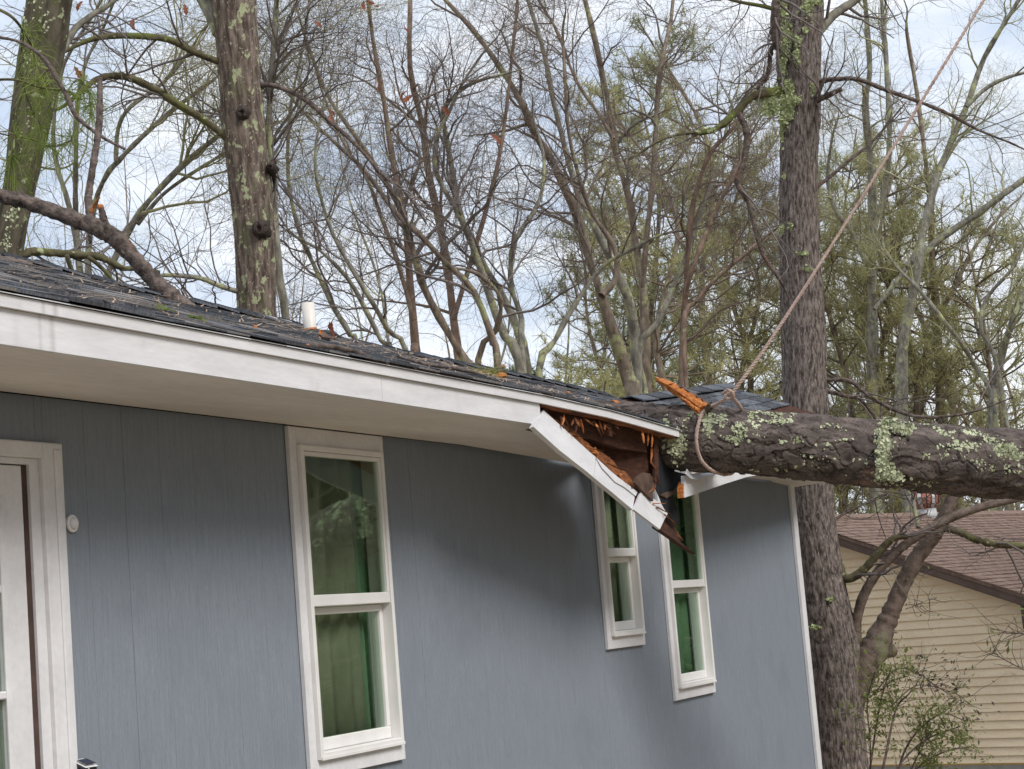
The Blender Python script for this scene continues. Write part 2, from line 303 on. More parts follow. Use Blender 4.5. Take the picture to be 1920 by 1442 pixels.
# ------------------------------------------------------------------ numpy noise for real bark relief
def vnoise(u, v, pu, seed):
    """value noise, periodic in u with period pu"""
    r = np.random.default_rng(seed); T = r.random((pu, 512))
    iu = np.floor(u).astype(int); iv = np.floor(v).astype(int); fu = u - iu; fv = v - iv
    fu = fu * fu * (3 - 2 * fu); fv = fv * fv * (3 - 2 * fv)
    g_ = lambda a, b: T[a % pu, b % 512]
    return (g_(iu, iv) * (1 - fu) + g_(iu + 1, iv) * fu) * (1 - fv) + (g_(iu, iv + 1) * (1 - fu) + g_(iu + 1, iv + 1) * fu) * fv
def cells(u, v, pu, seed):
    """voronoi: F1, F2, random id; periodic in u"""
    r = np.random.default_rng(seed); J = r.random((pu, 512, 3)); iu = np.floor(u).astype(int); iv = np.floor(v).astype(int)
    f1 = np.full(u.shape, 9.0); f2 = f1.copy(); idv = np.zeros(u.shape)
    for a in (-1, 0, 1):
        for b in (-1, 0, 1):
            j = J[(iu + a) % pu, (iv + b) % 512]
            d = np.hypot(iu + a + j[..., 0] - u, iv + b + j[..., 1] - v)
            nw = d < f1; f2 = np.where(nw, f1, np.minimum(f2, d)); idv = np.where(nw, j[..., 2], idv); f1 = np.where(nw, d, f1)
    return f1, f2, idv

def big_trunk(path, k, ds, relief, m, name, parent, seed=1, cap=True):
    """path rows: x y z r ; relief(ang, s, r) -> radial offset in metres. Returns object, sampler"""
    p = np.asarray(path, float); L_ = np.linalg.norm(np.diff(p[:, :3], axis=0), axis=1).sum(); n = max(8, int(L_ / ds))
    q = resample(p, n); c = q[:, :3]; r = q[:, 3]
    s = np.concatenate([[0], np.cumsum(np.linalg.norm(np.diff(c, axis=0), axis=1))])
    t = np.gradient(c, axis=0); t = nrm(t); ref = np.array([0.31, -0.9, 0.28]) if abs(t[0, 2]) > 0.7 else np.array([0, 0, 1.0])
    n1 = nrm(ref - t * (t @ ref)[:, None]); n2 = np.cross(t, n1)
    a = np.arange(k) * 2 * np.pi / k; A, S_ = np.meshgrid(a, s); R = r[:, None] + relief(A, S_, r[:, None])
    v = c[:, None] + R[..., None] * (np.cos(A)[..., None] * n1[:, None] + np.sin(A)[..., None] * n2[:, None])
    idx = np.arange(n * k).reshape(n, k); nx = np.roll(idx, -1, 1)
    quad = np.stack([idx[:-1], nx[:-1], nx[1:], idx[1:]], -1).reshape(-1, 4)
    ua = (np.arange(k + 1) / k) * 2 * np.pi * r.mean()
    U = np.stack([np.broadcast_to(ua[:-1], (n - 1, k)), np.broadcast_to(ua[1:], (n - 1, k)), np.broadcast_to(ua[1:], (n - 1, k)), np.broadcast_to(ua[:-1], (n - 1, k))], -1)
    V = np.stack([np.broadcast_to(s[:-1, None], (n - 1, k)), np.broadcast_to(s[:-1, None], (n - 1, k)), np.broadcast_to(s[1:, None], (n - 1, k)), np.broadcast_to(s[1:, None], (n - 1, k))], -1)
    o = link(name, me_np(v.reshape(-1, 3), quad, m, m is not M['bark_pine'], np.stack([U, V], -1).reshape(-1, 2)), parent)
    nor = np.cos(A)[..., None] * n1[:, None] + np.sin(A)[..., None] * n2[:, None]
    return o, (v, nor, t, A, S_)
def furrow(A, S, r, seed=3, amp=0.014, nu=26):
    u = A / (2 * np.pi)
    a = vnoise(u * nu, S * 3.5 + 2 * vnoise(u * 8, S * 2, 8, seed + 9), nu, seed); b = vnoise(u * nu * 2, S * 9, nu * 2, seed + 1)
    return amp * (np.abs(a - 0.5) * 2.2 - 0.6) + amp * 0.5 * (b - 0.5) + 0.02 * (vnoise(u * 4, S * 1.2, 4, seed + 2) - 0.5)

# ------------------------------------------------------------------ ground and sky setting
def ground_z(x, y):
    """flat by the house, falling towards the neighbour's lot"""
    s = np.clip((np.asarray(x, float) - 15.0) / 9.0, 0, 1); s = s * s * (3 - 2 * s)
    return -1.25 * s + 0.0 * np.asarray(y, float)
gx = np.concatenate([np.linspace(-300, -20, 15), np.linspace(-15, 60, 51), np.linspace(70, 420, 20)]); gy = np.concatenate([np.linspace(-300, -30, 14), np.linspace(-25, 60, 52), np.linspace(70, 420, 18)])
X_, Y_ = np.meshgrid(gx, gy); Z_ = ground_z(X_, Y_) - 0.02 + 0.05 * np.sin(X_ * 0.7) * np.sin(Y_ * 0.9) * (np.hypot(X_ - 8, Y_ + 1) > 9)
idx = np.arange(X_.size).reshape(X_.shape); qd = np.stack([idx[:-1, :-1], idx[:-1, 1:], idx[1:, 1:], idx[1:, :-1]], -1).reshape(-1, 4)
tag(link('ground', me_np(np.stack([X_, Y_, Z_], -1).reshape(-1, 3), qd, M['ground'])), 'brown leaf strewn yard round the houses', None, None, 'structure')
exec_parts = []
# ================================================================== THE HOUSE
house = empty('house', (8.0, 0.0, 0.0), 'blue grey single storey house with white trim and a smashed eave under the fallen trunk', 'house')
X0, X1, ZT, ZB = 1.2, 12.99, 2.402, 0.25          # wall from X0 to X1, soffit height, base
BD = 3.6                                           # back wall
WIN = [dict(x=(6.086, 6.835), z=(1.072, 2.396), rail=1.752), dict(x=(9.163, 9.715), z=(1.402, 2.396), rail=1.932), dict(x=(10.125, 10.84), z=(1.066, 2.396), rail=1.745)]
for w_ in WIN: w_['open'] = (w_['x'][0] + 0.05, w_['x'][1] - 0.03, w_['z'][0] + 0.06, w_['z'][1] - 0.06)
DOOR = (2.9, 4.617, ZB, 2.206)
openings = [w_['open'] for w_ in WIN] + [DOOR]

# vertical siding boards, each its own piece, cut round the openings
br = set(np.round(np.arange(X0, X1 - 0.05, 0.2032), 4)) | {X1}
for a, b, _, _ in openings: br |= {a, b}
br = sorted(br); br = [b for i, b in enumerate(br) if i == 0 or b - br[i - 1] > 0.002]
for a, b in zip(br[:-1], br[1:]):
    mid = (a + b) / 2; spans = [(ZB, ZT)]
    for o in openings:
        if o[0] < mid < o[1]: spans = [(ZB, o[2]), (o[3], ZT)]
    for z0, z1 in spans:
        if z1 - z0 > 0.01: MB().bevbox(a + 0.0005, b - 0.0005, -0.002 * (hash(round(a, 3)) % 2) * 0.3, 0.02, z0, z1, 0.0013).obj('siding_board', M['siding'], house)
mb = MB()                                          # wall core behind the boards, with openings, and the other three walls
xs = sorted({X0, X1} | {v for o in openings for v in o[:2]})
for a, b in zip(xs[:-1], xs[1:]):
    mid = (a + b) / 2; o = [o for o in openings if o[0] < mid < o[1]]
    for z0, z1 in ([(ZB, o[0][2]), (o[0][3], ZT - 0.003)] if o else [(ZB, ZT - 0.003)]):
        if z1 - z0 > 0.01: mb.box(a, b, 0.021, 0.06, z0, z1)
mb.obj('wall_core', M['dark'], house)
mb = MB(); mb.box(X1 - 0.1, X1 - 0.002, 0.112, BD, ZB, ZT); mb.box(X0, X0 + 0.1, 0.112, BD, ZB, ZT); mb.box(X0 + 0.102, X1 - 0.102, BD - 0.1, BD, ZB, ZT)
mb.obj('outer_wall', M['siding'], house)
MB().box(X0, X1, 0.02, BD, -0.6, ZB - 0.003).obj('foundation', M['concrete'], house)
mb = MB(); mb.box(X0 + 0.11, X1 - 0.11, 1.6, 1.65, ZB, 2.35); mb.box(X0 + 0.11, X1 - 0.11, 0.115, 1.598, 2.32, 2.35); mb.box(X0 + 0.11, X1 - 0.11, 0.115, 1.598, ZB, ZB + 0.03)
mb.obj('inner_room', M['room'], house)

# corner board
MB().box(X1 - 0.095, X1 + 0.012, -0.022, -0.003, ZB, ZT - 0.002).obj('corner_board', M['white'], house)
MB().box(X1 + 0.0, X1 + 0.02, -0.0025, 0.10, ZB, ZT - 0.002).obj('corner_board', M['white'], house)

# windows
def window(wd, top_hidden=False):
    x0, x1 = wd['x']; z0, z1 = wd['z']; rl = wd['rail']
    fx0, fx1, fz0, fz1 = x0 + 0.052, x1 - 0.034, z0 + 0.065, z1 - 0.07
    fr_ = MB()                                                      # vinyl frame standing a little proud of the casing
    for a, b, c, d in ((fx0, fx0 + 0.022, fz0, fz1), (fx1 - 0.022, fx1, fz0, fz1), (fx0 + 0.0225, fx1 - 0.0225, fz1 - 0.022, fz1), (fx0 + 0.0225, fx1 - 0.0225, fz0, fz0 + 0.026)):
        fr_.bevbox(a, b, -0.040, 0.06, c, d, 0.003)
    win = fr_.obj('window', M['plastic'], house)
    sill = MB().bevbox(fx0 + 0.001, fx1 - 0.001, -0.0435, -0.0405, fz0 - 0.003, fz0 + 0.010, 0.001); sill.obj('sill', M['plastic'], win)
    for a, b, c, d in ((x0, fx0 - 0.001, z0, z1), (fx1 + 0.001, x1, z0, z1), (fx0, fx1, fz1 + 0.001, z1), (fx0, fx1, z0, fz0 - 0.001)):
        MB().bevbox(a, b, -0.021, -0.0032, c, d, 0.002).obj('casing', M['white'], win)
    a, b = fx0 + 0.0225, fx1 - 0.0225
    up = MB()                                                       # upper sash outside, lower sash set back
    for p in ((a, a + 0.014, rl, fz1 - 0.023), (b - 0.014, b, rl, fz1 - 0.023), (a + 0.0145, b - 0.0145, fz1 - 0.04, fz1 - 0.023), (a, b, rl - 0.045, rl - 0.0005)):
        up.bevbox(p[0], p[1], -0.033, -0.004, p[2], p[3], 0.003)
    up.obj('upper_sash', M['plastic'], win)
    lo = MB()
    for p in ((a, a + 0.026, fz0 + 0.075, rl - 0.046), (b - 0.026, b, fz0 + 0.075, rl - 0.046), (a, b, fz0 + 0.027, fz0 + 0.0745), (a + 0.0265, b - 0.0265, rl - 0.075, rl - 0.046)):
        lo.bevbox(p[0], p[1], 0.006, 0.034, p[2], p[3], 0.003)
    lo.obj('lower_sash', M['plastic'], win)
    MB().box(a + 0.012, b - 0.012, -0.020, -0.016, rl - 0.01, fz1 - 0.035).obj('pane', M['glass'], win)
    MB().box(a + 0.022, b - 0.022, 0.018, 0.022, fz0 + 0.06, rl - 0.07).obj('pane', M['glass'], win)
    return fx0, fx1, fz0, fz1
def curtain(xa, xb, z0, z1, y, m, label, group=None, seed=0):
    r = random.Random(seed); n = 40; A = []; B = []
    for i in range(n + 1):
        x = xa + (xb - xa) * i / n; yy = y + 0.018 * math.sin(i * 0.9 + r.random() * 0.6) + 0.008 * math.sin(i * 0.31)
        A.append((x, yy, z1)); B.append((x, yy + 0.01 * math.sin(i), z0))
    me = me_py(*(lambda b: (b.v, b.f))(MB().strip(A, B, (0, 0.003, 0))), M[m], True)
    return tag(link('curtain', me), label, 'curtain', group)
lab = [('thick olive grey curtain behind the left two thirds of the tall near window', 'bright green sheer curtain at the right side of the tall near window'),
       ('olive grey curtain behind the small middle window under the broken fascia', None),
       ('grey green curtain behind the window nearest the house corner', None)]
for i, wd in enumerate(WIN):
    fx0, fx1, fz0, fz1 = window(wd); wd_ = fx1 - fx0
    if i == 0:
        curtain(fx0 - 0.1, fx0 + wd_ * 0.84, 0.95, 2.31, 0.085, 'curtain', lab[i][0], None, 1); curtain(fx0 + wd_ * 0.87, fx1 + 0.2, 0.95, 2.31, 0.10, 'curtain2', lab[i][1], None, 2)
    elif i == 1: curtain(fx0 - 0.1, fx1 + 0.2, 1.2, 2.31, 0.085, 'curtain', lab[i][0], None, 3)
    else: curtain(fx0 - 0.1, fx1 + 0.3, 0.95, 2.31, 0.085, 'curtain2', lab[i][0], None, 4)

# glazed door at the near end
jx = 4.617
for a, b, c, d in ((jx + 0.0005, 4.716, ZB, 2.256), (2.78, jx - 0.0005, 2.206, 2.256)):
    MB().bevbox(a, b, -0.024, -0.0032, c, d, 0.004).obj('door_casing', M['white'], house)
MB().bevbox(jx + 0.052, 4.7, -0.031, -0.0245, ZB, 2.236, 0.004).obj('door_casing', M['white'], house)
mb = MB(); mb.box(jx - 0.046, jx - 0.0002, -0.006, 0.11, ZB, 2.205); mb.box(2.9, jx - 0.0465, -0.006, 0.11, 2.186, 2.205)
mb.obj('door_jamb', M['white'], house)
dx1 = jx - 0.0765
MB().box(dx1 + 0.0005, jx - 0.0465, 0.004, 0.06, ZB, 2.185).obj('weather_strip', mat('brown_weather_strip', (0.05, 0.03, 0.026), (0.09, 0.055, 0.048), 9), house)
dr = MB()
gx1, gx0 = dx1 - 0.118, dx1 - 0.70
dr.bevbox(gx1, dx1, -0.002, 0.04, ZB + 0.01, 2.182, 0.003); dr.bevbox(2.95, gx0, -0.002, 0.04, ZB + 0.01, 2.182, 0.003)
dr.bevbox(gx0 + 0.0005, gx1 - 0.0005, -0.002, 0.04, 2.065, 2.182, 0.003); dr.bevbox(gx0 + 0.0005, gx1 - 0.0005, -0.002, 0.04, ZB + 0.01, 0.5, 0.003)
door = dr.obj('door', M['white'], house)
MB().bevbox(gx1 - 0.004, gx1 + 0.020, -0.012, -0.0025, 0.48, 2.085, 0.005).obj('glazing_bead', M['white'], door)
MB().bevbox(gx0 + 0.0, gx1 - 0.005, -0.012, -0.0025, 2.060, 2.085, 0.005).obj('glazing_bead', M['white'], door)
zs = [0.5, 0.79, 1.145, 1.50, 1.81, 2.06]
for z in zs[1:-1]: MB().bevbox(gx0, gx1 - 0.005, -0.010, 0.03, z - 0.012, z + 0.012, 0.004).obj('glazing_bar', M['white'], door)
for a, b in zip(zs[:-1], zs[1:]): MB().box(gx0, gx1 - 0.002, 0.012, 0.016, a + 0.013, b - 0.013).obj('pane', M['glass'], door)

# soffit, fascia, drip strip
S = MB(); S.prism([(X0 - 0.3, -0.565, ZT), (7.21, -0.565, ZT), (8.0, -0.27, ZT - 0.012), (9.1, -0.026, ZT - 0.04), (7.6, -0.0255, ZT - 0.004), (X0 - 0.3, -0.0255, ZT)], (0, 0, 0.012)); S.obj('soffit_panel', M['soffit'], house)
MB().prism([(7.0, -0.56, ZT + 0.014), (7.23, -0.563, ZT + 0.0125), (8.0, -0.268, ZT + 0.001), (9.1, -0.026, ZT - 0.027), (7.6, -0.0255, ZT + 0.010)], (0, 0, 0.006)).obj('soffit_backing', M['oldwood'], house)
def eave_z(x): return 2.490 + np.interp(x, [1.0, 3.8, 5.2, 7.2, 7.96, 8.25, 8.92], [0.003, 0.002, 0.0, -0.002, -0.014, -0.024, -0.052])
for EX in (np.array([X0 - 0.3, 2.5, 3.8, 5.2, 5.79]), np.array([5.792, 6.3, 6.8, 7.19])):
    MB().strip([(x, -0.59, eave_z(x)) for x in EX], [(x, -0.59, ZT - 0.004) for x in EX], (0, 0.02, 0)).obj('fascia_board', M['fascia'], house)
EX2 = np.array([X0 - 0.3, 3.0, 4.4, 5.4, 6.3, 7.2, 7.6, 7.96, 8.2, 8.3, 8.6, 8.92])
MB().strip([(x, -0.604, eave_z(x) + 0.034) for x in EX2], [(x, -0.604, eave_z(x) + 0.001) for x in EX2], (0, 0.013, 0)).obj('drip_strip', M['fascia'], house)
MB().strip([(x, -0.612, eave_z(x) + 0.035) for x in EX2], [(x, -0.45, eave_z(x) + 0.085) for x in EX2], (0, 0, 0.003)).obj('drip_edge', M['metal'], house)
E4 = np.array([7.2, 7.6, 7.96, 8.3, 8.7]); MB().strip([(x, -0.50, eave_z(x) + 0.06) for x in E4], [(x, -0.50, eave_z(x) - 0.085 - .012 * (i % 2)) for i, x in enumerate(E4)], (0, 0.035, 0)).obj('sub_fascia_and_light_block', M['oldwood'], house)  # dark board added behind the drip strip to block light from the wall
# raw wood behind the loose end of the drip strip
E3 = EX2[5:]; MB().strip([(x, -0.588, eave_z(x) + 0.03) for x in E3], [(x, -0.588, eave_z(x) - 0.002 - 0.005 * (i % 2)) for i, x in enumerate(E3)], (0, 0.035, 0)).obj('sub_fascia_and_light_block', M['tornwood'], house)

# ---- roof: front slope to a ridge at RY, crushed where the trunk came down
RY = 1.2
TRK0, TRK1 = P(1285, 822, 9.58), P(1120, 792, 9.75)                     # trunk axis at the eave and inside the roof
def ridge_z(x): return np.interp(x, [1, 5.96, 6.7, 8.0, 8.6, 9.7, 11, 12.3, 12.9, 14], [3.21, 3.21, 3.188, 3.182, 3.15, 3.152, 3.156, 3.145, 3.12, 3.12])
def roof_z(x, y):
    u = np.clip((y + 0.6) / (RY + 0.6), -0.05, 1)
    z = (eave_z(x) + 0.036) * (1 - u) + ridge_z(x) * u
    s = ((x - TRK0[0]) * (TRK1[0] - TRK0[0]) + (y - TRK0[1]) * (TRK1[1] - TRK0[1])) / ((TRK1[0] - TRK0[0]) ** 2 + (TRK1[1] - TRK0[1]) ** 2)
    ax = TRK0[0] + s * (TRK1[0] - TRK0[0]); ay = TRK0[1] + s * (TRK1[1] - TRK0[1]); az = TRK0[2] + s * (TRK1[2] - TRK0[2])
    d = np.hypot(x - ax, y - ay); dent = az - 0.02 + np.maximum(d - 0.1, 0) * 1.1
    return np.where((s < 1.15), np.minimum(z, np.where(y < -0.3 + 0.0 * x, np.where(x < 8.95, z, dent), dent)), z)
gxs = np.linspace(X0 - 0.3, 13.35, 120); gys = np.linspace(-0.6, RY, 22)
GX, GY = np.meshgrid(gxs, gys); GZ = roof_z(GX, GY) - 0.012
idx = np.arange(GX.size).reshape(GX.shape); q = np.stack([idx[:-1, :-1], idx[:-1, 1:], idx[1:, 1:], idx[1:, :-1]], -1)
cx = (GX[:-1, :-1] + GX[1:, 1:]) / 2; cy = (GY[:-1, :-1] + GY[1:, 1:]) / 2
hole = (cx > 8.92) & (cy < -0.25) | (cx > 8.55) & (cx < 9.3) & (cy < 0.05) & (cy > -0.40)   # eave torn away at the trunk
def solid(o, th):
    md = o.modifiers.new('thickness', 'SOLIDIFY'); md.thickness = th; md.offset = -1; return o
solid(link('roof_deck', me_np(np.stack([GX, GY, GZ], -1).reshape(-1, 3), q[~hole], M['oldwood'], False), house), 0.016)
# back slope and gable ends so that the house is closed
mb = MB(); mb.add([(X0 - 0.3, RY + 0.003, 3.18), (13.3, RY + 0.003, 3.1), (13.3, BD + 0.5, 2.45), (X0 - 0.3, BD + 0.5, 2.52), (X0 - 0.3, RY + 0.003, 3.14), (13.3, RY + 0.003, 3.06), (13.3, BD + 0.5, 2.41), (X0 - 0.3, BD + 0.5, 2.48)],
       [(0, 1, 2, 3), (7, 6, 5, 4), (0, 4, 5, 1), (2, 6, 7, 3), (1, 5, 6, 2), (0, 3, 7, 4)]); mb.obj('back_slope', M['shingle0'], house)
for x in (X0 + 0.02, X1 - 0.06):
    MB().prism([(x, 0.02, ZT + 0.002), (x, BD, ZT + 0.002), (x, RY, 3.05), (x, 0.25, 2.74)], (0.04, 0, 0)).obj('gable_wall', M['siding'], house)

# shingle tabs: random width, each tilted with the slope
svar = []
for m_ in range(3):
    for k in range(3):
        r = random.Random(m_ * 7 + k); v = [(-0.5 + r.uniform(0, .02), 0, 0.0035), (0.5 - r.uniform(0, .02), 0, 0.0035), (0.5, 1, 0.001), (-0.5, 1, 0.001)]
        v += [(a, b, c + 0.0055 + (0.003 * k if b == 0 else 0)) for a, b, c in v]
        svar.append(me_py(v, [(0, 1, 2, 3)[::-1], (4, 5, 6, 7), (0, 4, 7, 3)[::-1], (0, 1, 5, 4), (1, 2, 6, 5), (2, 3, 7, 6)], M['shingle%d' % m_]))
tabs = []; r = random.Random(11); EXPO = 0.125; U = (RY + 0.6)
for c in range(int(U / 0.1175)):
    y = -0.615 + c * 0.1175; x = X0 - 0.3 + r.random() * 0.1
    while x < 13.3:
        wd = r.choice((0.09, 0.13, 0.17, 0.22, 0.28)); xm = x + wd / 2
        inhole = (xm > 8.93 and y < -0.22) or (8.5 < xm < 9.35 and -0.42 < y < 0.08)
        if not inhole and y + 0.12 < RY + 0.02 and not (8.86 < xm < 8.95 and y < -0.3): tabs.append((xm, y, wd, r.randrange(9), r.uniform(-0.006, 0.006), r.random()))
        x += wd
def tab_matrix(x, y, wd, jz, tw):
    z = float(roof_z(np.array(x), np.array(max(y, -0.6)))); z1 = float(roof_z(np.array(x), np.array(y + 0.15))); zx = float(roof_z(np.array(x + 0.05), np.array(max(y, -0.6))))
    ey = Vector((0, 0.15, z1 - z)).normalized(); ex = Vector((0.05, 0, zx - z)).normalized(); ez = ex.cross(ey).normalized()
    z += 0.002 + abs(jz) * 0.5; Lc = 0.16
    mt = Matrix.Identity(4)
    for i in range(3): mt[i][0] = ex[i] * wd * 0.985; mt[i][1] = ey[i] * Lc; mt[i][2] = ez[i]
    mt[0][3], mt[1][3], mt[2][3] = x, y + jz, z
    return mt
def seen(x, y):                                     # photo x of the tab, to choose the 300 that show largest
    p = np.array([x, y, float(roof_z(np.array(x), np.array(y)))]); c = ROT.T @ (p - CAM); return 960 + F * c[0] / -c[2], -c[2]
tabs = [(t_, *seen(t_[0], t_[1])) for t_ in tabs]
vis = sorted([t_ for t_ in tabs if -15 < t_[1] < 1290], key=lambda t_: t_[2] - 3 * t_[0][2])
HI = Matrix.Translation(house.location).inverted()
for t_ in vis[:290]:
    x, y, wd, k, jz, tw = t_[0]
    o = bpy.data.objects.new('shingle', svar[k]); COL.objects.link(o); o.parent = house; o.matrix_parent_inverse = HI; o.matrix_basis = tab_matrix(x, y, wd, jz, tw)
ids = {id(t_) for t_ in vis[:290]}
for mi in range(3):
    vv = []; ff = []
    for t_ in tabs:
        if id(t_) in ids or t_[0][3] // 3 != mi: continue
        x, y, wd, k, jz, tw = t_[0]; mt = tab_matrix(x, y, wd, jz, tw); b = len(vv)
        vv += [tuple(mt @ v.co) for v in svar[k].vertices]; ff += [tuple(i + b for i in p.vertices) for p in svar[k].polygons]
    o = link('shingle_field', me_py(vv, ff, M['shingle%d' % mi]), house); o['kind'] = 'stuff'
# ridge cap shingles
xk = X0 - 0.2; k = 0
def cap_mesh(m_):
    v = [(0, -0.16, -0.055), (0, -0.05, -0.012), (0, 0.05, -0.012), (0, 0.16, -0.055), (1, -0.16, -0.062), (1, -0.05, -0.019), (1, 0.05, -0.019), (1, 0.16, -0.062)]
    v += [(a, b, c + 0.010) for a, b, c in v]
    f = []
    for i in range(3): f += [(8 + i, 9 + i, 13 + i, 12 + i)[::-1], (i, i + 1, i + 5, i + 4), (i, 8 + i, 9 + i, i + 1)[::-1], (4 + i, 12 + i, 13 + i, 5 + i)]
    f += [(0, 8, 12, 4), (3, 7, 15, 11)]
    return me_py(v, f, M[m_])
caps = [cap_mesh('shingle0'), cap_mesh('shingle1'), cap_mesh('shingle0')]
def put_cap(p, q, up, kk):
    p, q = Vector(p), Vector(q); ex = (q - p); ln = ex.length; ex.normalize(); up = Vector(up); ey = up.cross(ex).normalized(); ez = ex.cross(ey)
    mt = Matrix.Identity(4)
    for i in range(3): mt[i][0] = ex[i] * ln * 1.12; mt[i][1] = ey[i]; mt[i][2] = ez[i]; mt[i][3] = p[i]
    o = bpy.data.objects.new('ridge_shingle', caps[kk % 3]); COL.objects.link(o); o.parent = house; o.matrix_parent_inverse = HI; o.matrix_basis = mt
while xk < 12.35:
    put_cap((xk, RY, float(ridge_z(xk)) + 0.022 + 0.004 * (k % 2)), (xk + 0.19, RY, float(ridge_z(xk + 0.19)) + 0.022), (0, 0, 1), k); xk += 0.19; k += 1
# the ridge end kicked up behind the trunk: two shingled slopes on a torn timber edge
RA = PY(1172, 748, 1.15); RB = PY(1352, 723, 0.78)
fd = RB - RA; bk = np.array([0.55, 1.0, -0.32]); fw = np.array([-0.10, -1.0, -0.42])
dn = [RA + fw * 0.9 + np.array([0.3, 0, 0.0]), RB + fw * 0.75]
MB().prism([RA, RB, dn[1], dn[0]], (0, 0.0, -0.018)).obj('torn_roof_piece', M['oldwood'], house)
MB().prism([RA, RA + bk * 0.9, RB + bk * 0.62, RB], (0, 0.0, -0.03)).obj('torn_roof_piece', M['shingle1'], house)
nC = 7
for i in range(nC):
    a = RA + fd * (i / nC); b = RA + fd * ((i + 1) / nC); put_cap(a + np.array([0, 0, 0.02]), b + np.array([0, 0, 0.02 + 0.002 * (i % 2)]), (0, 0, 1), i)
for c in range(4):                                   # bigger tabs on the kicked up front slope
    for i in range(6):
        u0 = (i + (0.5 if c % 2 else 0)) / 6; u1 = min(1.0, u0 + 1 / 6)
        if u0 >= 1: continue
        t0 = 0.10 + c * 0.16; A = [RA + fd * u + (fw * 0.9 * (1 - u) + fw * 0.75 * u) * t_ for u, t_ in ((u0 + .004, t0), (u1 - .004, t0), (u1 - .004, t0 + 0.165), (u0 + .004, t0 + 0.165))]
        A[2] = A[2] + np.array([0, 0, 0.008]); A[3] = A[3] + np.array([0, 0, 0.008])
        MB().prism([p + np.array([0, 0, 0.003]) for p in A], (0, 0, 0.006)).obj('shingle', M['shingle%d' % ((i + c) % 2)], house)
# rake edge of the kicked up end: fascia underside and raw timber triangle
Q = [PPL(px, py, RB, np.array([0.9, 0.42, 0])) for px, py in ((1352, 727), (1443, 772), (1398, 775), (1335, 772))]
MB().prism(Q, (0.05, 0.03, 0)).obj('gable_timber', M['tornwood'], house)
Q = [PPL(px, py, RB + np.array([-0.03, -0.02, 0]), np.array([0.9, 0.42, 0])) for px, py in ((1350, 723), (1358, 725), (1446, 773), (1432, 774))]
MB().prism(Q, (0.10, 0.05, 0)).obj('gable_rake', M['oldwood'], house)
# grey flashing and plastic vent pipe near the ridge
p0 = PY(492, 606, 1.05); p1 = PY(548, 617, 1.05)
MB().strip([p0 + np.array([0, 0, 0.045]), p1 + np.array([0, 0, 0.04])], [p0, p1], (0.02, 0.12, 0.0)).obj('ridge_flashing', M['zinc'], house)
pb = PY(583, 630, 0.72); zb = float(roof_z(np.array(pb[0]), np.array(pb[1])))
top = PY(577, 568, 0.72)
pp = MB().tube([(pb[0], pb[1], zb - 0.05), (pb[0], pb[1], pb[2]), top], [0.030, 0.030, 0.030], 20).obj('vent_pipe', M['pipe'], house, True)
MB().tube([(pb[0], pb[1], zb + 0.02), pb + (top - pb) * 0.25], [0.0315, 0.0315], 20).obj('rust_band', M['rust'], pp, True)
MB().tube([(pb[0], pb[1], zb - 0.03), (pb[0], pb[1], zb + 0.004), (pb[0], pb[1], zb + 0.012), pb + (top - pb) * 0.10], [0.15, 0.12, 0.05, 0.036], 20).obj('pipe_boot', M['black'], pp, True)

# ---- inside of the broken eave
p = PY(1229, 860, 0.03)
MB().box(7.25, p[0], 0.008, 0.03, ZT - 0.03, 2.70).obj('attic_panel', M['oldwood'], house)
MB().box(p[0] + 0.002, 12.9, 0.6, 0.62, ZT, 2.9).obj('attic_shade_panel', M['dark'], house)  # near-black panel, the shade of the open void put into its colour
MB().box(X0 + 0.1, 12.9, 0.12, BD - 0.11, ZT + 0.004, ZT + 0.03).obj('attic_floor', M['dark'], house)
for x in (7.3, 8.05):
    z0 = float(eave_z(x)) + 0.02
    MB().prism([(x, -0.56, z0 - 0.09), (x, 0.0, z0 + 0.02), (x, 0.0, z0 + 0.20), (x, -0.56, z0 + 0.0)], (0.038, 0, 0)).obj('rafter_tail', M['oldwood'], house)
for x, y, s in ((7.55, -0.45, .35), (8.2, -0.3, .5)):
    z0 = float(eave_z(x)); MB().prism([(x, y, z0 - .02), (x + s, y + .05, z0 - .05), (x + s, y + .05, z0 - .01), (x + .1, y, z0 + .03)], (0.0, 0.03, 0)).obj('split_lath', M['tornwood'], house)
# hanging fascia: white board, patch at the low end, crack, raw timber behind, splinter tip
def hang(px, py):                                    # the plane the broken board hangs in, swinging in towards the wall at its low end
    return PPL(px, py, PY(1010, 785, -0.60), HN)
e0 = PY(1010, 785, -0.60); e1 = PY(1242, 975, -0.50); HN = np.cross(e1 - e0, np.array([0.0, 0.25, 1.0])); HN /= np.linalg.norm(HN)
if HN[1] > 0: HN = -HN
bot = [(1000, 800), (1050, 845), (1100, 884), (1150, 925), (1188, 957), (1232, 993)]
topl = [(1019, 769), (1060, 806), (1105, 847), (1150, 888), (1198, 923), (1250, 960)]
cr = [(1120, 862), (1128, 878), (1142, 893), (1152, 904), (1170, 914), (1192, 931)]      # crack line
A = [hang(*c) for c in topl[:3]] + [hang(1117, 857)]; B = [hang(*c) for c in bot[:3]] + [hang(1113, 895)]
bf = MB().strip(A, B, -HN * 0.02).obj('broken_fascia', M['fascia'], house)
lowE = [(1118, 862.5), (1127, 879.5), (1141, 894.5), (1151, 905.5), (1169, 915.5), (1190, 932)]
MB().strip([hang(*c) for c in lowE], [hang(*c) for c in ((1113.5, 895.3), (1125, 905), (1140, 917), (1150, 925), (1167, 939.5), (1186, 955.5))], -HN * 0.02).obj('split_board', M['fascia'], bf)
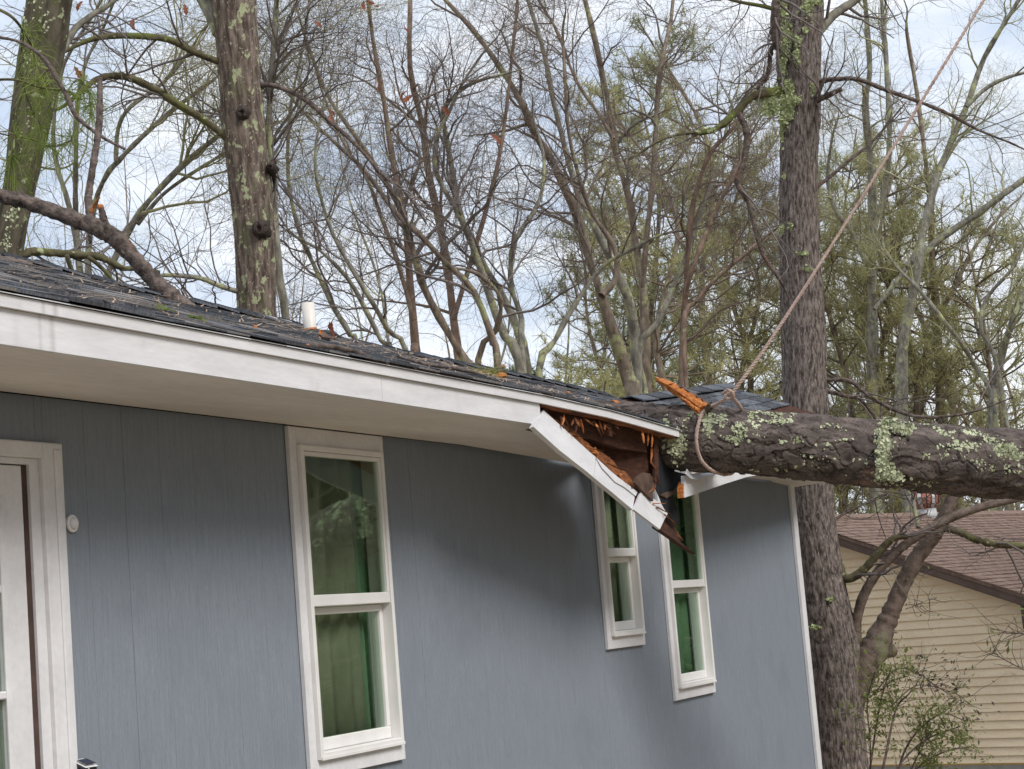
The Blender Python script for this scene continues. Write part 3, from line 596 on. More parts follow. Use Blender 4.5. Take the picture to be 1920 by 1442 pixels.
MB().strip([hang(*c) for c in ((1117.5, 857.5), (1130, 869), (1145, 883), (1158, 894), (1178, 909), (1196, 922))], [hang(*c) for c in ((1119.5, 862), (1129, 877.5), (1143, 892.3), (1153, 903.2), (1171, 913.2), (1192, 930))], -HN * 0.02).obj('split_board', M['fascia'], bf)
o4 = HN * 0.012
MB().prism([hang(*c) + o4 for c in ((1199, 921), (1252, 958), (1246, 968), (1241, 977), (1233, 994), (1184, 957))], -HN * 0.011).obj('fascia_patch', M['white'], bf)
o5 = -HN * 0.022
tw = [(1026, 763), (1072, 796), (1117, 833), (1163, 868), (1213, 914), (1258, 962), (1290, 1012)]; bw = [(1019, 774), (1058, 812), (1100, 850), (1146, 892), (1196, 934), (1240, 974), (1262, 992)]
rw = random.Random(5)
tw = resample([(a, b) for a, b in tw], 26) + np.array([[rw.uniform(-1, 1), rw.uniform(-3.5, 3.5)] for _ in range(26)]); bw = resample([(a, b) for a, b in bw], 26)
sp = MB().strip([hang(*c) + o5 for c in tw], [hang(*c) + o5 for c in bw], -HN * 0.045 + np.array([0, 0, 0.012])).obj('splintered_timber', M['tornwood'], house)
MB().prism([hang(*c) + o5 * 0.9 for c in ((1240, 970), (1262, 966), (1272, 985), (1281, 1012), (1290, 1020), (1311, 1036), (1288, 1022), (1262, 1003), (1236, 985))], -HN * 0.02).obj('splinter', M['oldwood'], sp)
for a, b, c in (((1116, 848), (1121, 836), (1126, 850)), ((1164, 888), (1172, 886), (1168, 893)), ((1128, 846), (1125, 852), (1121, 848))):
    MB().prism([hang(*a) + o5 * 0.5, hang(*b) + o5 * 0.5, hang(*c) + o5 * 0.5], -HN * 0.012).obj('splinter', M['rawwood'], sp)
# torn soffit end and black sheet: felt over the far window, painted shade above it
Q = [PY(px, py, y) for px, py, y in ((1030, 772, -0.30), (1130, 785, -0.40), (1229, 800, -0.50), (1229, 905, -0.50), (1160, 905, -0.44), (1090, 850, -0.37))]
MB().prism(Q, (0.004, 0.012, 0)).obj('roof_sheathing', M['oldwood'], house)
Q = [PY(px, py, y) for px, py, y in ((1222, 800, -0.515), (1230, 802, -0.515), (1231, 905, -0.515), (1224, 905, -0.515))]
MB().prism(Q, (0, -0.012, 0)).obj('sheathing_edge', M['oldwood'], house)
Q = [PY(px, py, -0.53) for px, py in ((1190, 905), (1196, 893), (1206, 886), (1219, 888), (1224, 897), (1225, 940), (1215, 930))]
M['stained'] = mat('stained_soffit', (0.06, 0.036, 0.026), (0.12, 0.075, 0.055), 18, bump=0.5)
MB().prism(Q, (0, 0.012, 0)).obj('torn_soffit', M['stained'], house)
Q = [PY(px, py, -0.49) for px, py in ((1231, 800), (1240, 806), (1247, 840), (1256, 868), (1266, 884), (1292, 890), (1290, 912), (1268, 921), (1262, 930), (1268, 950), (1276, 975), (1268, 983), (1250, 968), (1238, 935), (1229, 915))]
MB().prism(Q, (0, 0.004, 0)).obj('felt_and_void_shade', M['felt_void'], house)  # upper part blacks in the shaded hole, lower part is loose felt
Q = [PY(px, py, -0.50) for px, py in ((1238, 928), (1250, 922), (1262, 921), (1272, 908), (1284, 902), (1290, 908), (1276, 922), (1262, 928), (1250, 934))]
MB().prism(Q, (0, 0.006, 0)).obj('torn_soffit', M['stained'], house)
rs = random.Random(8)                                # long fibrous splinters round the hole
for i in range(46):
    if i < 22: px = rs.uniform(1040, 1225); y_ = 778 + (px - 1040) * .16 + rs.uniform(-2, 5); dx, dy = rs.uniform(-6, 26), rs.uniform(4, 30); yd = -.57
    elif i < 36: t_ = rs.random(); px = 1050 + 215 * t_; y_ = 792 + 185 * t_ + rs.uniform(-4, 8); dx, dy = rs.uniform(4, 30), rs.uniform(-16, 22); yd = -.52
    else: px = 1224 + rs.uniform(-4, 6); y_ = rs.uniform(812, 905); dx, dy = rs.uniform(-4, 14), rs.uniform(8, 34); yd = -.52
    a = PY(px, y_, yd); b = PY(px + dx, y_ + dy, yd - .01 + rs.uniform(-.02, .02)); w3 = rs.uniform(.003, .008)
    MB().prism([a, a + np.array([w3, 0, w3]), a * .45 + b * .55 + np.array([w3 * .9, -.004, 0]), b, a * .5 + b * .5 - np.array([w3 * .5, 0, 0])], (0, .005, 0)).obj('splinter', M[('oldwood', 'tornwood', 'tornwood', 'rawwood')[i % 4]], house)
# far eave, pushed down by the trunk
fb = [(1284, 933, -.59), (1320, 921, -.585), (1360, 907, -.575), (1400, 894.5, -.56), (1440, 887.5, -.54), (1490, 887, -.5), (1530, 894, -.42), (1562, 904, -.33)]
B = [PY(*c) for c in fb]; A = [b + np.array([0, 0, 0.10 if i < 7 else 0.09]) for i, b in enumerate(B)]; A[0] = A[0] + np.array([0.03, 0, 0.012])
MB().strip(A, B, (0, 0.02, 0)).obj('fascia_board', M['fascia'], house)
i0 = PY(1287, 915, -.56); MB().prism([B[0] + np.array([-.012, .005, 0]), B[0] + np.array([.02, .005, 0.0]), A[0] + np.array([0.0, .005, -.03]), B[0] + np.array([-.005, .005, .05])], (0, 0.03, 0)).obj('torn_timber_end', M['rawwood'], house)
W_ = [np.array([b[0] + 0.3, -0.026, min(ZT - 0.005, b[2] + 0.075)]) for b in B]; W_[-1] = np.array([13.35, 0.25, ZT - 0.02])
MB().strip([b + np.array([0, 0.021, 0.008]) for b in B[3:]], W_[3:], (0, 0, 0.01)).obj('soffit_panel', M['soffit'], house)
cl = [(1286, 889), (1294, 897), (1306, 899), (1322, 893), (1345, 885)]
MB().strip([PY(a, b, -0.615) for a, b in cl], [PY(a + 3, b - 9 + i, -0.60) for i, (a, b) in enumerate(cl)], (0, 0.004, 0.004)).obj('bent_drip_edge', M['metal'], house)
# small fittings on the wall
v0 = PY(132, 982, 0.0)
vt = empty('wall_sensor', tuple(v0), 'small round white dome sensor on the blue wall right of the door', 'sensor')
def disc(name, m, prof, c, par):
    n = 28; v = []; f = []
    for r_, y_ in prof: v += [(c[0] + r_ * math.cos(i * 2 * math.pi / n), c[1] + y_, c[2] + r_ * math.sin(i * 2 * math.pi / n)) for i in range(n)]
    for k_ in range(len(prof) - 1): f += [(k_ * n + i, k_ * n + (i + 1) % n, (k_ + 1) * n + (i + 1) % n, (k_ + 1) * n + i) for i in range(n)]
    f.append(tuple(range((len(prof) - 1) * n, len(prof) * n))); return link(name, me_py(v, f, M[m], True), par)
disc('rim', 'plastic', [(0.028, -0.0035), (0.028, -0.010), (0.025, -0.012), (0.021, -0.012)], v0, vt)
disc('dome', 'white', [(0.0205, -0.011), (0.0195, -0.015), (0.016, -0.020), (0.010, -0.023), (0.003, -0.024)], v0, vt)
l0 = PY(163, 1442, 0.0)
lt = empty('solar_wall_light', tuple(l0), 'small black solar light with a white panel top at the foot of the door casing', 'wall light')
bx, bz = l0[0] - 0.055, l0[2] - 0.004
MB().bevbox(bx - 0.034, bx + 0.026, -0.062, -0.004, bz - 0.06, bz + 0.012, 0.003).obj('lamp_body', M['black'], lt)
MB().prism([(bx - 0.036, -0.066, bz + 0.014), (bx + 0.027, -0.066, bz + 0.014), (bx + 0.026, -0.022, bz + 0.033), (bx - 0.035, -0.022, bz + 0.033)], (0, 0.012, 0.006)).obj('panel_frame', M['plastic'], lt)
for i in range(4):
    xa = bx - 0.027 + i * 0.0125
    MB().prism([(xa, -0.062, bz + 0.0230), (xa + 0.0108, -0.062, bz + 0.0230), (xa + 0.0108, -0.028, bz + 0.0377), (xa, -0.028, bz + 0.0377)], (0, 0, 0.0012)).obj('solar_cell', M['solar'], lt)
MB().box(bx - 0.022, bx - 0.018, -0.0655, -0.0625, bz - 0.05, bz + 0.012).obj('lamp_trim', M['plastic'], lt)
# ================================================================== THE FALLEN TRUNK, ROPE, DEBRIS
ft = empty('fallen_tree', tuple(P(1285, 822, 9.58)), 'thick pale lichened pine trunk lying across the smashed eave', 'fallen tree')
pts = []
for px, cy, hw, d in ((1090, 797, 42, 9.85), (1140, 800, 50, 9.74), (1200, 810, 55, 9.66), (1255, 819, 60, 9.60), (1300, 822, 62, 9.58), (1400, 829, 61, 9.58), (1500, 837, 61, 9.60), (1640, 851, 63, 9.65), (1780, 862, 64, 9.72), (1930, 872, 66, 9.80), (2200, 893, 73, 10.0), (2600, 925, 80, 10.3)):
    pts.append([*P(px, cy, d), hw * d / F])
def plates(A, S, r):
    """overlapping flaky plates of pine bark, longer along the trunk than round it"""
    u = A / (2 * np.pi); w1 = vnoise(u * 12, S * 10, 12, 41) - 0.5; w2 = vnoise(u * 16, S * 13, 16, 42) - 0.5; w3 = vnoise(u * 40, S * 34, 40, 43) - 0.5
    f1, f2, i1 = cells(u * 10 + w1 * .9 + w3 * .2, S * 4.0 + w2 * 1.3 + w3 * .3, 10, 5); e = np.clip((f2 - f1) / 0.06, 0, 1) ** .6
    g1, g2, i2 = cells(u * 17 + w1 * 1.3 + w3 * .35, S * 7.5 + w2 * 1.5 + w3 * .4, 17, 6); e2 = np.clip((g2 - g1) / 0.06, 0, 1) ** .6
    fl = vnoise(u * 75, S * 26, 75, 7) - 0.5; lump = vnoise(u * 3, S * 2.2, 3, 8) - 0.5
    step = np.floor(i2 * 4) / 4
    return 0.024 * (e - 1) + 0.012 * (i1 - 0.5) * e + (e2 - 1) * 0.010 + 0.013 * (step - .4) * e2 + 0.0018 * fl + 0.010 * lump + (f1 - .4) * .012
tr_, smp = big_trunk(pts, 210, 0.0052, plates, M['bark_pine'], 'trunk', ft)
# broken far end and the torn orange stub on top
q0 = np.array(pts[0][:3]); ax = nrm(np.array(pts[0][:3]) - np.array(pts[1][:3])); s1 = nrm(np.cross(ax, [0, 0, 1.0])); s2 = np.cross(s1, ax)
rr = random.Random(3); mb = MB(); ring = [q0 + pts[0][3] * 0.96 * (math.cos(a) * s1 + math.sin(a) * s2) + ax * rr.uniform(0, .10) for a in np.linspace(0, 2 * math.pi, 24, endpoint=False)]
mb.add(ring + [q0 - ax * 0.02], [(i, (i + 1) % 24, 24) for i in range(24)]); mb.obj('broken_end', M['rawwood'], ft)
def slab(name, sp, thick, m, par, d0, d1, seed):
    """splintered slab along photo spine sp=(px,py,halfwidth): ragged edges, real thickness"""
    r = random.Random(seed); s = resample(sp, 18); C_ = [P(a, b, d0 + (d1 - d0) * i / 17) for i, (a, b, c) in enumerate(s)]
    mb = MB(); ring = []; k = 9
    up = ROT @ np.array([0, 1, 0]); fwv = ROT @ np.array([0, 0, 1.0])
    for i, (a, b, hw) in enumerate(s):
        t_ = nrm(C_[min(i + 1, 17)] - C_[max(i - 1, 0)]); n1 = nrm(np.cross(fwv, t_)); h = hw * d0 / F
        ring += [C_[i] + (n1 * h * math.cos(j * 2 * math.pi / k) + fwv * thick * math.sin(j * 2 * math.pi / k)) * (1 + r.uniform(-.33, .33)) + t_ * r.uniform(-.012, .012) for j in range(k)]
    f = [(i * k + j, i * k + (j + 1) % k, (i + 1) * k + (j + 1) % k, (i + 1) * k + j) for i in range(17) for j in range(k)] + [tuple(range(k))[::-1], tuple(range(17 * k, 18 * k))]
    mb.add(ring, f); return mb.obj(name, m, par)
st = slab('broken_stub', [(1318, 768, 13), (1302, 755, 11), (1285, 743, 9), (1262, 727, 8), (1244, 717, 6), (1231, 711, 3)], 0.03, M['rawwood'], ft, 9.52, 9.50, 4)
slab('stub_bark', [(1326, 762, 10), (1306, 745, 4.5), (1286, 731, 3.5), (1262, 720, 3)], 0.035, M['bark_branch'], st, 9.56, 9.54, 5)
slab('wood_splinter', [(1312, 772, 5), (1299, 764, 4), (1286, 752, 3), (1275, 745, 1.2)], 0.015, M['rawwood'], st, 9.44, 9.42, 6)
# knobs and small stubs under the trunk
for px, py, px2, py2, w_ in ((1303, 775, 1300, 790, 5), (1325, 770, 1330, 757, 6)):
    MB().tube([P(px, py, 9.5), P((px + px2) / 2, (py + py2) / 2, 9.42), P(px2, py2, 9.38)], [w_ * 9.5 / F, w_ * .8 * 9.5 / F, w_ * .5 * 9.5 / F], 8).obj('branch_knob', M['bark_branch'], ft, True)
# leafy lichen growing on the bark: crumpled flakes standing off the surface
vS, nS, tS, AS, SS = smp; rng = np.random.default_rng(9)
cam_dir = nrm(CAM - vS); facing = (nS * cam_dir).sum(-1); nn = vS.shape[0]
loc = (vS - CAM) @ ROT; PXs = 960 + F * loc[..., 0] / -loc[..., 2]; PYs = 721 - F * loc[..., 1] / -loc[..., 2]
u_ = AS / (2 * np.pi); dens = vnoise(u_ * 9, SS * 8, 9, 21) * 0.55 + vnoise(u_ * 20, SS * 20, 20, 22) * 0.45
horiz = vnoise(u_ * 16, SS * 4, 16, 23)
prob = np.clip((dens * 0.65 + horiz * 0.35 - 0.63) / 0.06, 0, 1) * 0.6 * np.clip((vnoise(u_ * 26, SS * 22, 26, 25) - .3) / .15, 0, 1)
def blob(cx, cy, rx, ry, s): return s * np.exp(-((PXs - cx) / rx) ** 2 - ((PYs - cy) / ry) ** 2)
for b in ((1660, 815, 12, 28, 1.0), (1655, 860, 10, 28, 1.0), (1668, 895, 22, 16, 1.0), (1690, 800, 22, 12, .9), (1665, 790, 16, 6, .8), (1272, 840, 12, 26, .95), (1262, 828, 9, 12, .9), (1328, 790, 9, 20, .9), (1352, 785, 12, 7, .8), (1375, 822, 14, 6, .9), (1420, 800, 8, 6, .9),
          (1430, 815, 10, 6, .9), (1880, 843, 26, 10, .95), (1805, 838, 40, 7, .8), (1500, 826, 14, 7, .8), (1540, 832, 18, 6, .7), (1530, 870, 22, 10, .6), (1600, 875, 25, 12, .5), (1750, 855, 25, 6, .6), (1835, 870, 14, 9, .6), (1890, 880, 40, 8, .5), (1480, 880, 40, 8, .45), (1860, 825, 18, 5, .7), (1555, 800, 18, 5, .4)):
    prob = np.maximum(prob, blob(*b) * np.clip((dens - .28) / .2, 0.08, 1.2))
prob = prob * (facing > -0.2) * np.where(nS[..., 2] < -0.45, 0.25, 1) * (PXs > 1245) * (PXs < 2000) * ((vS[..., 2] * 0 + nS[..., 2]) < 0.93)
pick = np.argwhere(rng.random(prob.shape) < prob * 0.55)
vv = []; ff = []
sel = rng.permutation(len(pick))[:11000]
for ii in sel:  # crumpled flakes
    i, j = pick[ii]; p = vS[i, j]; n = nS[i, j]; a = rng.normal(size=3); t1 = nrm(np.cross(n, a)); t2 = np.cross(n, t1)
    s = 0.0025 + 0.009 * rng.random() ** 2.5; k = 5; b = len(vv)
    vv.append(tuple(p + n * rng.uniform(0.001, 0.004)))
    for q_ in range(k):
        an = q_ * 2 * math.pi / k; rad = s * rng.uniform(0.6, 1.3); vv.append(tuple(p + rad * (math.cos(an) * t1 + math.sin(an) * t2) + n * rng.uniform(-0.003, 0.006)))
    ff += [(b, b + 1 + q_, b + 1 + (q_ + 1) % k) for q_ in range(k)]
o = link('lichen', me_py(vv, ff, M['lichen']), ft); o['kind'] = 'stuff'; o['label'] = 'pale green leafy lichen on the bark'
# rope: three twisted strands
def rope_mesh(pts3, R_, pitch, mb):
    n = int(np.linalg.norm(np.diff(np.array(pts3), axis=0), axis=1).sum() / 0.012) + 4; c = resample(pts3, n); t_ = nrm(np.gradient(c, axis=0))
    s = np.concatenate([[0], np.cumsum(np.linalg.norm(np.diff(c, axis=0), axis=1))]); n1 = np.zeros_like(c); ref = np.array([0.2, 0.9, 0.3])
    for i in range(n):
        ref = ref - t_[i] * (t_[i] @ ref); ref /= np.linalg.norm(ref); n1[i] = ref
    n2 = np.cross(t_, n1)
    for k_ in range(3):
        a = s / pitch * 2 * np.pi + k_ * 2 * np.pi / 3
        mb.tube(c + R_ * 0.5 * (np.cos(a)[:, None] * n1 + np.sin(a)[:, None] * n2), [R_ * 0.56] * n, 7)
rp_ = MB(); RR = 0.0098
rope_mesh([P(2010, -265, 9.75), P(1845, 0, 9.6), P(1610, 380, 9.45), P(1450, 630, 9.36), P(1384, 722, 9.34), P(1367, 742, 9.36), P(1345, 757, 9.44), P(1330, 763, 9.55)], RR, 0.055, rp_)
# loop: over the top, down the front, under the trunk and up behind
rope_mesh([P(1364, 736, 9.35), P(1376, 748, 9.38), P(1390, 766, 9.50)], RR, 0.055, rp_)
rope_mesh([P(1330, 764, 9.52), P(1318, 774, 9.43), P(1311, 790, 9.40), P(1306, 815, 9.385), P(1307, 840, 9.385), P(1314, 861, 9.40), P(1324, 874, 9.42), P(1338, 884, 9.48), P(1358, 890, 9.58)], RR, 0.055, rp_)
rope_mesh([P(1358, 890, 9.58), P(1375, 885, 9.72), P(1385, 860, 9.79), P(1390, 820, 9.79), P(1392, 785, 9.68), P(1390, 766, 9.50)], RR, 0.055, rp_)
rope = rp_.obj('rope', M['rope'], None, True)
tag(rope, 'taut pinkish rope slung round the fallen trunk and pulled up to the right', 'rope')
kn = MB(); rope_mesh([P(1356, 738, 9.33), P(1364, 731, 9.30), P(1373, 736, 9.30), P(1374, 745, 9.32), P(1366, 748, 9.35), P(1360, 741, 9.38)], RR, 0.055, kn); kn.obj('knot', M['rope'], rope, True)

# fallen branch leaning on the roof, with its torn stub
def branch_mesh(name, sp, m, par, k=14, seed=1, n=60, bump=0.16, cap=True):
    """sp rows px,py,width,depth"""
    r = np.random.default_rng(seed); q = resample(np.array([[*P(a, b, d), w_ / 2 * d / F] for a, b, w_, d in sp]), n)
    v, f = tubes(q[None, :, :3], q[None, :, 3] * (1 + bump * (r.random((1, n)) - 0.5)), k, r); v = v + r.normal(size=v.shape) * (q[:, 3].mean() * bump * 0.5)
    fl = [tuple(x) for x in f]
    if cap: fl += [tuple(range(k))[::-1], tuple(range((n - 1) * k, n * k))]
    return link(name, me_py(v, fl, m, True), par)
rb = PY(358, 584, 0.9); 
fb_ = empty('fallen_branch', tuple(rb), 'thick dark red brown broken branch leaning down onto the roof ridge', 'branch')
dB = 8.35
branch_mesh('limb', [(-60, 338, 24, 8.3), (-10, 364, 25, 8.3), (50, 379, 26, dB), (120, 404, 29, dB), (180, 426, 32, dB), (215, 446, 34, dB), (245, 477, 31, dB), (290, 527, 30, dB), (330, 560, 29, 8.3), (360, 586, 28, 8.25)], M['bark_branch'], fb_, 16, 2, 90)
stb = branch_mesh('stub', [(205, 440, 24, dB), (197, 418, 16, dB), (191, 396, 13, dB), (189, 388, 12, dB)], M['bark_branch'], fb_, 10, 3, 14)
branch_mesh('torn_tip', [(189.5, 392, 12, dB), (188, 386, 11.5, dB), (187.5, 383.5, 7, dB)], M['rawwood'], stb, 8, 4, 5)
hb = empty('hanging_limb', tuple(P(168, 455, 8.7)), 'snapped upright dark limb standing on end against the leaning branch', 'branch')
branch_mesh('limb', [(187, 146, 9, 8.9), (187, 190, 12, 8.85), (185, 240, 13, 8.8), (178, 290, 13, 8.75), (170, 340, 13, 8.7), (166, 380, 15, 8.65), (171, 410, 17, 8.6), (169, 440, 9, 8.55), (170, 456, 5, 8.55)], M['bark_branch'], hb, 12, 5, 60)
branch_mesh('side_stub', [(170, 400, 8, 8.6), (177, 385, 6, 8.6), (187, 370, 3, 8.55)], M['rawwood'], hb, 8, 6, 8)
th = empty('hanging_stick', tuple(P(235, 280, 9.0)), 'thin brown crooked stick hanging slantwise across the left tree', 'branch')
branch_mesh('limb', [(-10, 68, 5, 9.2), (40, 80, 6, 9.2), (80, 108, 8, 9.1), (105, 145, 9, 9.1), (125, 180, 9, 9.1), (142, 216, 9, 9.05), (170, 242, 7, 9.0), (200, 262, 6, 9.0), (235, 280, 5, 9.0)], M['bark_branch'], th, 8, 7, 50)
# sticks and debris on the roof
def on_roof(px, py, lift=0.012):
    for y in np.linspace(-0.6, RY + 0.05, 400):
        p = PY(px, py, y)
        if p[2] < float(roof_z(p[0], y)) + lift: return p
    p = PY(px, py, RY); return np.array([p[0], RY, float(roof_z(p[0], RY)) + lift])
def stick(spine, wpx, m, name, label, cat='stick', tip=None, lift=0.034):
    ps = np.array([[*on_roof(a, b, lift), (w_ / 2) * 9.0 / F] for (a, b), w_ in zip(spine, wpx)]); n = 40; q = resample(ps, n); r = np.random.default_rng(len(spine) * 7)
    e = empty(name, tuple(ps[0, :3]), label, cat)
    v, f = tubes(q[None, :, :3], q[None, :, 3] * (1 + .25 * (r.random((1, n)) - .5)), 8, r)
    link('limb', me_py(v, [tuple(x) for x in f] + [tuple(range(8))[::-1], tuple(range((n - 1) * 8, n * 8))], m, True), e)
    return e, q
e, q = stick([(577, 649), (620, 650), (668, 660), (705, 676), (750, 688), (800, 696), (850, 705), (890, 716)], [6, 7, 7, 6, 6, 5, 4, 3], M['bark_branch'], 'fallen_stick', 'long thin brown stick lying along the roof above the fascia')
MB().tube([q[0, :3], q[0, :3] - nrm(q[4, :3] - q[0, :3]) * 0.012], [q[0, 3] * .95, q[0, 3] * .8], 8).obj('torn_tip', M['rawwood'], e)
for k_ in (9, 20, 28): MB().tube([q[k_, :3], q[k_, :3] + np.array([.03, .0, .035]), q[k_, :3] + np.array([.07, .01, .045])], [.004, .003, .0015], 5).obj('side_twig', M['bark_branch'], e)
stick([(745, 668), (800, 683), (850, 690), (895, 700)], [3, 5, 6, 5], M['bark_branch'], 'fallen_stick', 'shorter grey brown stick on the roof just above the long one')
stick([(1005, 735), (1040, 742), (1075, 750)], [3, 4, 2], M['litter'], 'fallen_stick', 'short pale straw coloured stick on the roof above the broken fascia')
def chunk(px, py, w_, h_, m, name, label, seed, lift=0.02, parts=()):
    p = on_roof(px, py, lift); r = np.random.default_rng(seed); e = empty(name, tuple(p), label, 'bark chunk')
    a = np.linspace(0, 2 * np.pi, 9, endpoint=False); v = []
    for z_, s in ((-0.6, 0.8), (-0.1, 1.05), (0.4, 0.9), (0.8, 0.4)): v += [tuple(p + np.array([math.cos(t_) * w_ * s * (1 + .3 * r.normal()), math.sin(t_) * w_ * .5 * s * (1 + .3 * r.normal()), z_ * h_ * (1 + .25 * r.normal())])) for t_ in a]
    f = [(i * 9 + j, i * 9 + (j + 1) % 9, i * 9 + 9 + (j + 1) % 9, i * 9 + 9 + j) for i in range(3) for j in range(9)] + [tuple(range(9))[::-1], tuple(range(27, 36))]
    link('chunk', me_py(v, f, m), e); return e, p
e, p = chunk(605, 634, 0.055, 0.022, M['bark_branch'], 'bark_chunk', 'ragged orange and brown bark chunk on the roof by the vent pipe', 2)
for dx, dz, s, mm in ((-.035, .005, .02, 'rawwood'), (.055, .05, .02, 'deadleaf'), (.065, .02, .025, 'deadleaf'), (-.01, .02, .018, 'rawwood')):
    r = np.random.default_rng(int(s * 1e4 + dx * 1e3) & 255); v = [tuple(p + np.array([dx, -.01, dz]) + s * nrm(r.normal(size=3)) * np.array([.7, .6, 1.5])) for _ in range(8)]
    MB().add(v, [(0, 1, 2), (2, 1, 3), (3, 4, 5), (5, 6, 7), (0, 4, 7), (1, 5, 6), (2, 6, 4)]).obj('splinter', M[mm], e)
e, p = chunk(938, 706, 0.055, 0.03, M['rawwood'], 'bark_chunk', 'orange broken wood chunk with an upright snapped twig on the roof', 3)
MB().tube([p + np.array([.055, -.0, -.02]), p + np.array([.062, 0, .035]), p + np.array([.060, 0, .062])], [.013, .011, .009], 8).obj('snapped_twig', M['bark_branch'], e, True)
MB().tube([p + np.array([.060, 0, .062]), p + np.array([.059, 0, .073])], [.0092, .006], 8).obj('torn_tip', M['rawwood'], e)
for px, py, s, lb in ((1066, 738, .018, 'small bright orange wood chip on the roof above the broken fascia'), (1155, 757, .03, 'flat orange wood chip lying on the left end of the fallen trunk'), (478, 615, .01, 'tiny orange wood chip on the roof at the foot of the left centre trunk')):
    p = on_roof(px, py, 0.018) if px < 1100 else P(px, py, 9.45)
    v = [p + np.array(c) * s for c in ((-1, -.3, 0), (.9, -.4, .1), (1.1, .3, .5), (-.6, .4, .5))]
    tag(MB().prism(v, (0, 0, 0.006)).obj('wood_chip', M['rawwood']), lb, 'wood chip')
# bark strip along the ridge, left
e = empty('bark_strip', tuple(on_roof(60, 508)), 'long peeled brown bark strip lying along the roof ridge at the left edge', 'bark')
for k_, (sp, m_) in enumerate((([(-30, 487, 9), (10, 493, 11), (50, 502, 11), (90, 512, 9), (132, 520, 6)], 'oldwood'), ([(-20, 482, 5), (30, 491, 6), (62, 499, 4)], 'bark_branch'), ([(60, 515, 6), (100, 520, 7), (131, 524, 4)], 'bark_branch'))):
    s = resample(sp, 16); r = random.Random(k_); A = [PY(a, b - h, 1.06 - .06 * k_) + np.array([0, 0, r.uniform(-.006, .006)]) for a, b, h in s]; B = [PY(a, b + h, .98 - .06 * k_) + np.array([0, 0, r.uniform(-.006, .006)]) for a, b, h in s]
    MB().strip(A, B, (0, .02, .008)).obj('bark_flake', M[m_], e)
# needle sprays
def needles(centres, n, ln, spread, wd, droop, rng):
    """thin folded blades: (V,Q)"""
    c = np.repeat(np.asarray(centres, float), n, 0); N_ = len(c); d = nrm(rng.normal(size=(N_, 3)) * spread + np.array([0, 0, .2])); l_ = ln * rng.uniform(.7, 1.15, (N_, 1))
    s = nrm(np.cross(d, rng.normal(size=(N_, 3)))) * wd; mid = c + d * l_ * .55 + np.array([0, 0, -1]) * droop * l_ * .22; tip = c + d * l_ * .9 + np.array([0, 0, -1]) * droop * l_ * .85
    v = np.stack([c - s, c + s, mid - s * .8, mid + s * .8, tip - s * .2, tip + s * .2], 1).reshape(-1, 3); b = np.arange(N_)[:, None] * 6
    return v, np.concatenate([b + np.array([0, 1, 3, 2]), b + np.array([2, 3, 5, 4])])
r9 = np.random.default_rng(31)
p = on_roof(915, 704); e = empty('pine_tuft', tuple(p), 'spiky yellow green pine needle tuft lying on the roof', 'pine sprig')
v, q = needles([p + np.array([x, .0, .01]) for x in (-.05, 0, .03)], 34, .17, np.array([1, .7, .35]), .0016, .15, r9); link('needle_spray', me_np(v, q, M['needle_yellow'], False), e)
v, q = needles([p + np.array([.02, 0, .01])], 20, .14, np.array([1, .7, .6]), .0016, .1, r9); link('needle_spray', me_np(v, q, M['needle_fresh'], False), e)
for px, py, lb in ((305, 585, 'small bright green moss tuft on the roof left of the leaning branch foot'), (372, 600, 'small green moss tuft on the roof right of the leaning branch foot')):
    p = on_roof(px, py); v, q = needles([p + r9.normal(size=3) * .02 * np.array([1, .5, .2]) for _ in range(6)], 12, .035, np.array([1, 1, .6]), .003, .1, r9)
    tag(link('moss_tuft', me_np(v, q, M['needle_fresh'], False)), lb, 'moss tuft')
# straw, twigs and leaf bits strewn over the shingles
rn = np.random.default_rng(77); n = 2600; X = rn.uniform(2.5, 9.0, n) ** 1.0; Yv = -0.58 + (RY + 0.55) * rn.beta(1.2, 1.0, n); clump = vnoise(X * 3, Yv * 5 + 9, 64, 4) + .12 * (5.5 - X) * (X < 5.5) > 0.5; X = X[clump]; Yv = Yv[clump]; n = len(X)
Zv = roof_z(X, Yv) + 0.016; a = rn.normal(0, .6, n); l_ = rn.uniform(.015, .12, n); d = np.stack([np.cos(a), np.sin(a), np.sin(a) * .36], -1); c = np.stack([X, Yv, Zv], -1); sd_ = np.stack([-np.sin(a), np.cos(a), np.cos(a) * .36], -1) * rn.uniform(.0008, .0035, n)[:, None]
h_ = np.array([0, 0, 1.]) * rn.uniform(.001, .012, n)[:, None]; c = c + h_
v = np.stack([c - sd_, c + sd_, c + d * l_[:, None] + sd_ * .6 + h_, c + d * l_[:, None] - sd_ * .6 + h_], 1).reshape(-1, 3)
tag(link('roof_litter', me_np(v, np.arange(n * 4).reshape(-1, 4), M['litter'], False)), 'pine straw and twig bits strewn over the shingles', 'litter', None, 'stuff')
